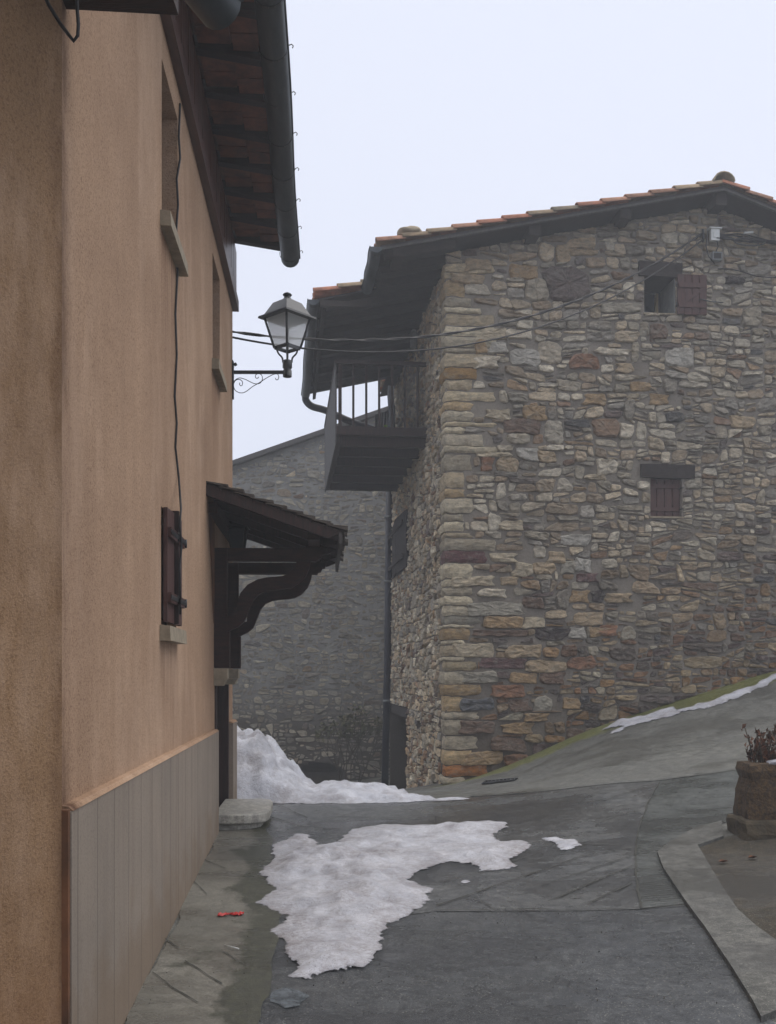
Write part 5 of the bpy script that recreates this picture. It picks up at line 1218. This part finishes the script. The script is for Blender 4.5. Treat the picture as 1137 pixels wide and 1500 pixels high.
sheen_ = snow('wet_sheen', [(398, 1455), (420, 1448), (440, 1452), (452, 1462), (440, 1476), (415, 1480), (395, 1470)], .004, .1, .03, 'glossy film added for the wet sheen on the lane at the bottom of the view', .03, 9, 6, .75)
sheen_.data.materials[0] = M['sheen']; sheen_['category'] = 'sheen'; del sheen_['group']
# the bank heaped beside the house corner
sil = [(-1.75, .70), (-1.66, .70), (-1.50, .66), (-1.36, .58), (-1.22, .38), (-1.08, .27), (-.96, .17), (-.85, .11), (-.72, .15), (-.55, .16), (-.35, .12), (-.05, .09), (.2, .06), (.5, .03), (1.0, .01)]
def sl_h(x):
    for i in range(len(sil)-1):
        if sil[i][0] <= x <= sil[i+1][0]:
            k = (x-sil[i][0])/(sil[i+1][0]-sil[i][0]); return sil[i][1]*(1-k)+sil[i+1][1]*k
    return sil[0][1] if x < 0 else 0.0
def pile(p, d):
    fr_ = min(1, max(0, (p.y-11.0)/.75)); bk = min(1, max(0, (13.6-p.y)/1.2)); s_ = sl_h(p.x)
    base_ = s_*(math.sin(fr_*PI/2)**.9)*(bk*bk*(3-2*bk)); q = V((p.x, p.y, 0))
    n = noise.noise(q*3.0+V((1, 2, 3)))*.55+noise.noise(q*7)*.42+noise.noise(q*16)*.16
    e = min(1, d/.08)
    return max(.004, base_*(1+n*.42)+.06*n+.02)*e+.003
pp = [V((-1.66, 10.97)), V((-1.2, 11.02)), V((-.8, 10.98)), V((-.3, 11.04)), V((.2, 11.10)), V((.55, 11.30)), V((.3, 11.6)), V((.25, 12.2)), V((0, 12.9)), V((-.5, 13.4)), V((-1.3, 13.7)), V((-2.6, 13.6)), V((-3.2, 12.6)), V((-3.0, 11.6)), V((-2.2, 11.15))]
o_ = drape('snow_bank', pp, 'snow', .006, .045, height=pile, jit=.05, nf=4, kind=None, attrs={'edge': lambda p, d: min(1, .3+d/.05), 'dirt': lambda p, d: max(0, min(1, .12+.55*noise.noise(V((p.x*3, p.y*3, 6)))+.3*max(0, 1-d/.12)))})
tag(o_, 'heaped bank of lumpy snow beside the far corner of the peach house', 'snow')

# ================================================================== SMALL THINGS
g0 = ground_hit(735, 1147)
m = MB(); 
for k in range(9):
    a = ground_hit(709+5.6*k, 1149.0-.5*k); b = a+V((.02, .16, 0)); m.tube([V((a.x, a.y, H(a.x, a.y)+.02)), V((b.x, b.y, H(b.x, b.y)+.02))], .007, 5, 1)
q = gp((706, 1150), (752, 1144.5), (758, 1142), (712, 1146)); m.add([V((p.x, p.y, H(p.x, p.y)+.012)) for p in q], [(0, 1, 2, 3)], 0)
for i in range(4):
    a, b = q[i], q[(i+1) % 4]; m.tube([V((a.x, a.y, H(a.x, a.y)+.018)), V((b.x, b.y, H(b.x, b.y)+.018))], .010, 5, 1)
tag(m.build('drain_grate', ['dark', 'iron']), 'narrow dark drain grate at the foot of the ramp', 'drain')
# red wrapper
p0 = ground_hit(338, 1344); m = MB(); vs = []; nu = 14
for i in range(nu+1):
    for j in range(4):
        x = (i/nu-.5)*.155; w = (.024 if abs(i-6.5) > 1.8 else .008)*(1 if i not in (0, nu) else .7); y = (j/3-.5)*2*w; z = .022+.012*noise.noise(V((i*.8, j*.9, 2)))+.006*(j % 2)
        vs.append(V((p0.x+x, p0.y+y+x*.25, H(p0.x, p0.y)+z)))
m.add(vs, [(i*4+j, (i+1)*4+j, (i+1)*4+j+1, i*4+j+1) for i in range(nu) for j in range(3)], 0, False)
o_ = m.build('wrapper', 'red'); md = o_.modifiers.new('solid', 'SOLIDIFY'); md.thickness = .004
tag(o_, 'crumpled red plastic wrapper lying on the mossy pavement', 'litter')
p0 = ground_hit(329, 1390); p1 = ground_hit(350, 1396); m = MB(); m.tube([V((p0.x, p0.y, H(p0.x, p0.y)+.022)), V((p1.x, p1.y, H(p1.x, p1.y)+.024))], .0035, 6)
tag(m.build('straw', 'white'), 'thin white straw on the mossy pavement nearer than the red wrapper', 'litter')
# planter
pl0 = ground_hit(1097, 1234); pe = empty('planter', V((pl0.x+.35, pl0.y+.3, H(pl0.x+.3, pl0.y+.3))), 'rough lichen-stained stone planter with flared foot at the right edge', 'planter')
bx0, by0 = pl0.x, pl0.y; gz = H(bx0+.2, by0+.15)
def blob(name, x0, x1, y0, y1, z0, z1, ins, mat, par, lip=0):
    bmm = bmesh.new(); bmesh.ops.create_cube(bmm, size=1); bmesh.ops.subdivide_edges(bmm, edges=bmm.edges, cuts=7, use_grid_fill=True)
    for v in bmm.verts:
        x, y, z = v.co.x+.5, v.co.y+.5, v.co.z+.5; i_ = ins*z+(-lip if z > .86 else 0)
        e = (abs(x-.5) > .49)+(abs(y-.5) > .49)+(abs(z-.5) > .49)
        p = V((x0+i_+(x1-x0-2*i_)*x, y0+i_+(y1-y0-2*i_)*y, z0+(z1-z0)*z))
        if e >= 2: p += (V(((x0+x1)/2, (y0+y1)/2, (z0+z1)/2))-p).normalized()*.012*(e-1)
        v.co = p+V((noise.noise(p*7), noise.noise(p*7+V((4, 0, 0))), noise.noise(p*7+V((0, 4, 0)))))*.02+V((noise.noise(p*22), noise.noise(p*22+V((4, 0, 0))), noise.noise(p*22+V((0, 4, 0)))))*.008-par.location
    me = bpy.data.meshes.new(name); bmm.to_mesh(me); bmm.free(); me.materials.append(M[mat])
    o_ = bpy.data.objects.new(name, me); C.objects.link(o_); o_.parent = par; return o_
blob('foot', bx0-.03, bx0+.62, by0, by0+.46, gz-.06, gz+.135, .0, 'planter_base', pe)
blob('body', bx0+.005, bx0+.58, by0+.03, by0+.43, gz+.13, gz+.565, .045, 'planter', pe, .018)
sm_ = MB(); zs = gz+.565; x_ = bx0+.30
bmm = bmesh.new(); bmesh.ops.create_icosphere(bmm, subdivisions=3, radius=1)
for v in bmm.verts: v.co = V((v.co.x*.11, v.co.y*.08, v.co.z*.03))*(1+.25*noise.noise(v.co*2))+V((bx0+.30, by0+.12, zs+.012))
me = bpy.data.meshes.new('snow_clump'); bmm.to_mesh(me); bmm.free(); me.materials.append(M['snow']); ea = me.attributes.new('edge', 'FLOAT', 'POINT'); ea.data.foreach_set('value', [1.0]*len(me.vertices)); [setattr(f_, 'use_smooth', True) for f_ in me.polygons]
ob = bpy.data.objects.new('snow_clump', me); C.objects.link(ob); tag(ob, 'small clump of snow resting on top of the planter', 'snow')
rp = random.Random(12); m = MB(); m2 = MB()
pr_ = empty('withered_plant', V((bx0+.3, by0+.3, zs)), 'withered red-brown plant with curled leaves growing from the planter', 'plant')
for k in range(34):
    b = V((bx0+rp.uniform(.08, .45), by0+rp.uniform(.14, .36), zs-.03)); L_ = rp.uniform(.12, .36); tp = b+V((rp.uniform(-.10, .07), rp.uniform(-.06, .06), L_)); mid = (b+tp)/2+V((rp.uniform(-.02, .02), 0, 0)); m.tube([b, mid, tp], [.006, .005, .003], 5)
    for j in range(rp.randint(7, 13)):
        s_ = rp.uniform(.15, 1); c_ = b+(tp-b)*s_+V((rp.uniform(-.025, .025), rp.uniform(-.025, .025), rp.uniform(-.02, .02))); a = V((rp.uniform(-1, 1), rp.uniform(-1, 1), rp.uniform(-1.3, 1.1))).normalized()*rp.uniform(.018, .042); w = a.cross(V((rp.uniform(-1, 1), rp.uniform(-1, 1), .3))).normalized()*rp.uniform(.010, .02); cu = a.cross(w).normalized()*.012
        m2.add([c_-a, c_-a*.2+w+cu, c_+a+cu*.5, c_-a*.2-w+cu, c_-a*.1], [(0, 1, 4), (1, 2, 4), (2, 3, 4), (3, 0, 4)])
m.build('stem', 'twig', pr_); m2.build('foliage', 'dead', pr_)
# fallen leaves in the bed
for (px, py, lab) in ((1060, 1268, 'pale fallen leaf on the soil bed nearest the kerb'), (1103, 1262, 'red-brown fallen leaf on the soil bed below the planter')):
    p0 = ground_hit(px, py); m = MB(); z = H(p0.x, p0.y)+.03; s_ = .035
    m.add([V((p0.x-s_, p0.y, z)), V((p0.x-.3*s_, p0.y+s_*.8, z+.012)), V((p0.x+s_, p0.y+.2*s_, z+.004)), V((p0.x, p0.y-s_*.7, z+.016)), V((p0.x, p0.y, z-.004))], [(0, 4, 1), (1, 4, 2), (2, 4, 3), (3, 4, 0)])
    o_ = m.build('fallen_leaf', 'dead'); o_.modifiers.new('solid', 'SOLIDIFY').thickness = .002; tag(o_, lab, 'leaf', 'fallen leaves on the bed')

# ================================================================== AIR, SKY, LIGHT, CAMERA
hz = MB(); hz.hexa([V((-118, -88, -12)), V((118, -88, -12)), V((118, 148, -12)), V((-118, 148, -12)), V((-118, -88, 13)), V((118, -88, 13)), V((118, 148, 13)), V((-118, 148, 13))])
mt = bpy.data.materials.new('air'); mt.use_nodes = True; nt = mt.node_tree; nt.nodes.clear(); ou = nt.nodes.new('ShaderNodeOutputMaterial'); vo = nt.nodes.new('ShaderNodeVolumePrincipled')
vo.inputs['Color'].default_value = (.90, .94, 1, 1); vo.inputs['Density'].default_value = .0058; vo.inputs['Anisotropy'].default_value = .2; nt.links.new(vo.outputs[0], ou.inputs['Volume'])
ho = hz.build('haze', mt, fix=True); ho['kind'] = 'stuff'; ho['label'] = 'pale winter fog filling the lane'; ho['category'] = 'haze'

w = bpy.data.worlds.new('World'); bpy.context.scene.world = w; w.use_nodes = True; nt = w.node_tree; nt.nodes.clear()
wo = nt.nodes.new('ShaderNodeOutputWorld'); sky = nt.nodes.new('ShaderNodeTexSky'); sky.sky_type = 'NISHITA'; sky.sun_disc = False
SE, SR = math.radians(58), math.radians(70); sky.sun_elevation = SE; sky.sun_rotation = SR
b1_ = nt.nodes.new('ShaderNodeBackground'); b1_.inputs[1].default_value = .10; nt.links.new(sky.outputs[0], b1_.inputs[0])
tc = nt.nodes.new('ShaderNodeTexCoord'); sp = nt.nodes.new('ShaderNodeSeparateXYZ'); nt.links.new(tc.outputs['Generated'], sp.inputs[0])
rm = nt.nodes.new('ShaderNodeMapRange'); rm.inputs['From Min'].default_value = .60; rm.inputs['From Max'].default_value = 1.0; rm.inputs['To Min'].default_value = .91; rm.inputs['To Max'].default_value = 2.9; nt.links.new(sp.outputs[2], rm.inputs[0])
b2_ = nt.nodes.new('ShaderNodeBackground'); cr_ = nt.nodes.new('ShaderNodeValToRGB'); nt.links.new(sp.outputs[2], cr_.inputs[0]); cr_.color_ramp.elements[0].position = .60; cr_.color_ramp.elements[0].color = (.88, .92, 1.06, 1); cr_.color_ramp.elements[1].position = .95; cr_.color_ramp.elements[1].color = (1.0, .965, .92, 1); nt.links.new(cr_.outputs[0], b2_.inputs[0]); nt.links.new(rm.outputs[0], b2_.inputs[1])
mx = nt.nodes.new('ShaderNodeMixShader'); mx.inputs[0].default_value = .92; nt.links.new(b1_.outputs[0], mx.inputs[1]); nt.links.new(b2_.outputs[0], mx.inputs[2]); nt.links.new(mx.outputs[0], wo.inputs[0])
sd = bpy.data.lights.new('sun', 'SUN'); sd.energy = 1.0; sd.angle = math.radians(60); sd.color = (1, .93, .84); so_ = bpy.data.objects.new('sun', sd); C.objects.link(so_)
dirv = V((math.sin(SR)*math.cos(SE), math.cos(SR)*math.cos(SE), math.sin(SE))); so_.rotation_euler = dirv.to_track_quat('Z', 'Y').to_euler(); so_.location = (8, 0, 11)
cd = bpy.data.cameras.new('camera'); cam = bpy.data.objects.new('camera', cd); C.objects.link(cam); cam.location = (0, 0, CZ); cam.rotation_euler = (PI/2, 0, 0)
cd.sensor_fit = 'VERTICAL'; cd.sensor_height = 36; cd.lens = 36; cd.shift_y = (HY-750)/F; cd.clip_end = 600; cd.clip_start = .05
sc = bpy.context.scene; sc.camera = cam
sc.view_settings.view_transform = 'Standard'; sc.view_settings.look = 'None'; sc.view_settings.exposure = .16; sc.view_settings.gamma = 1
sc.cycles.volume_step_rate = 4; sc.cycles.volume_max_steps = 64
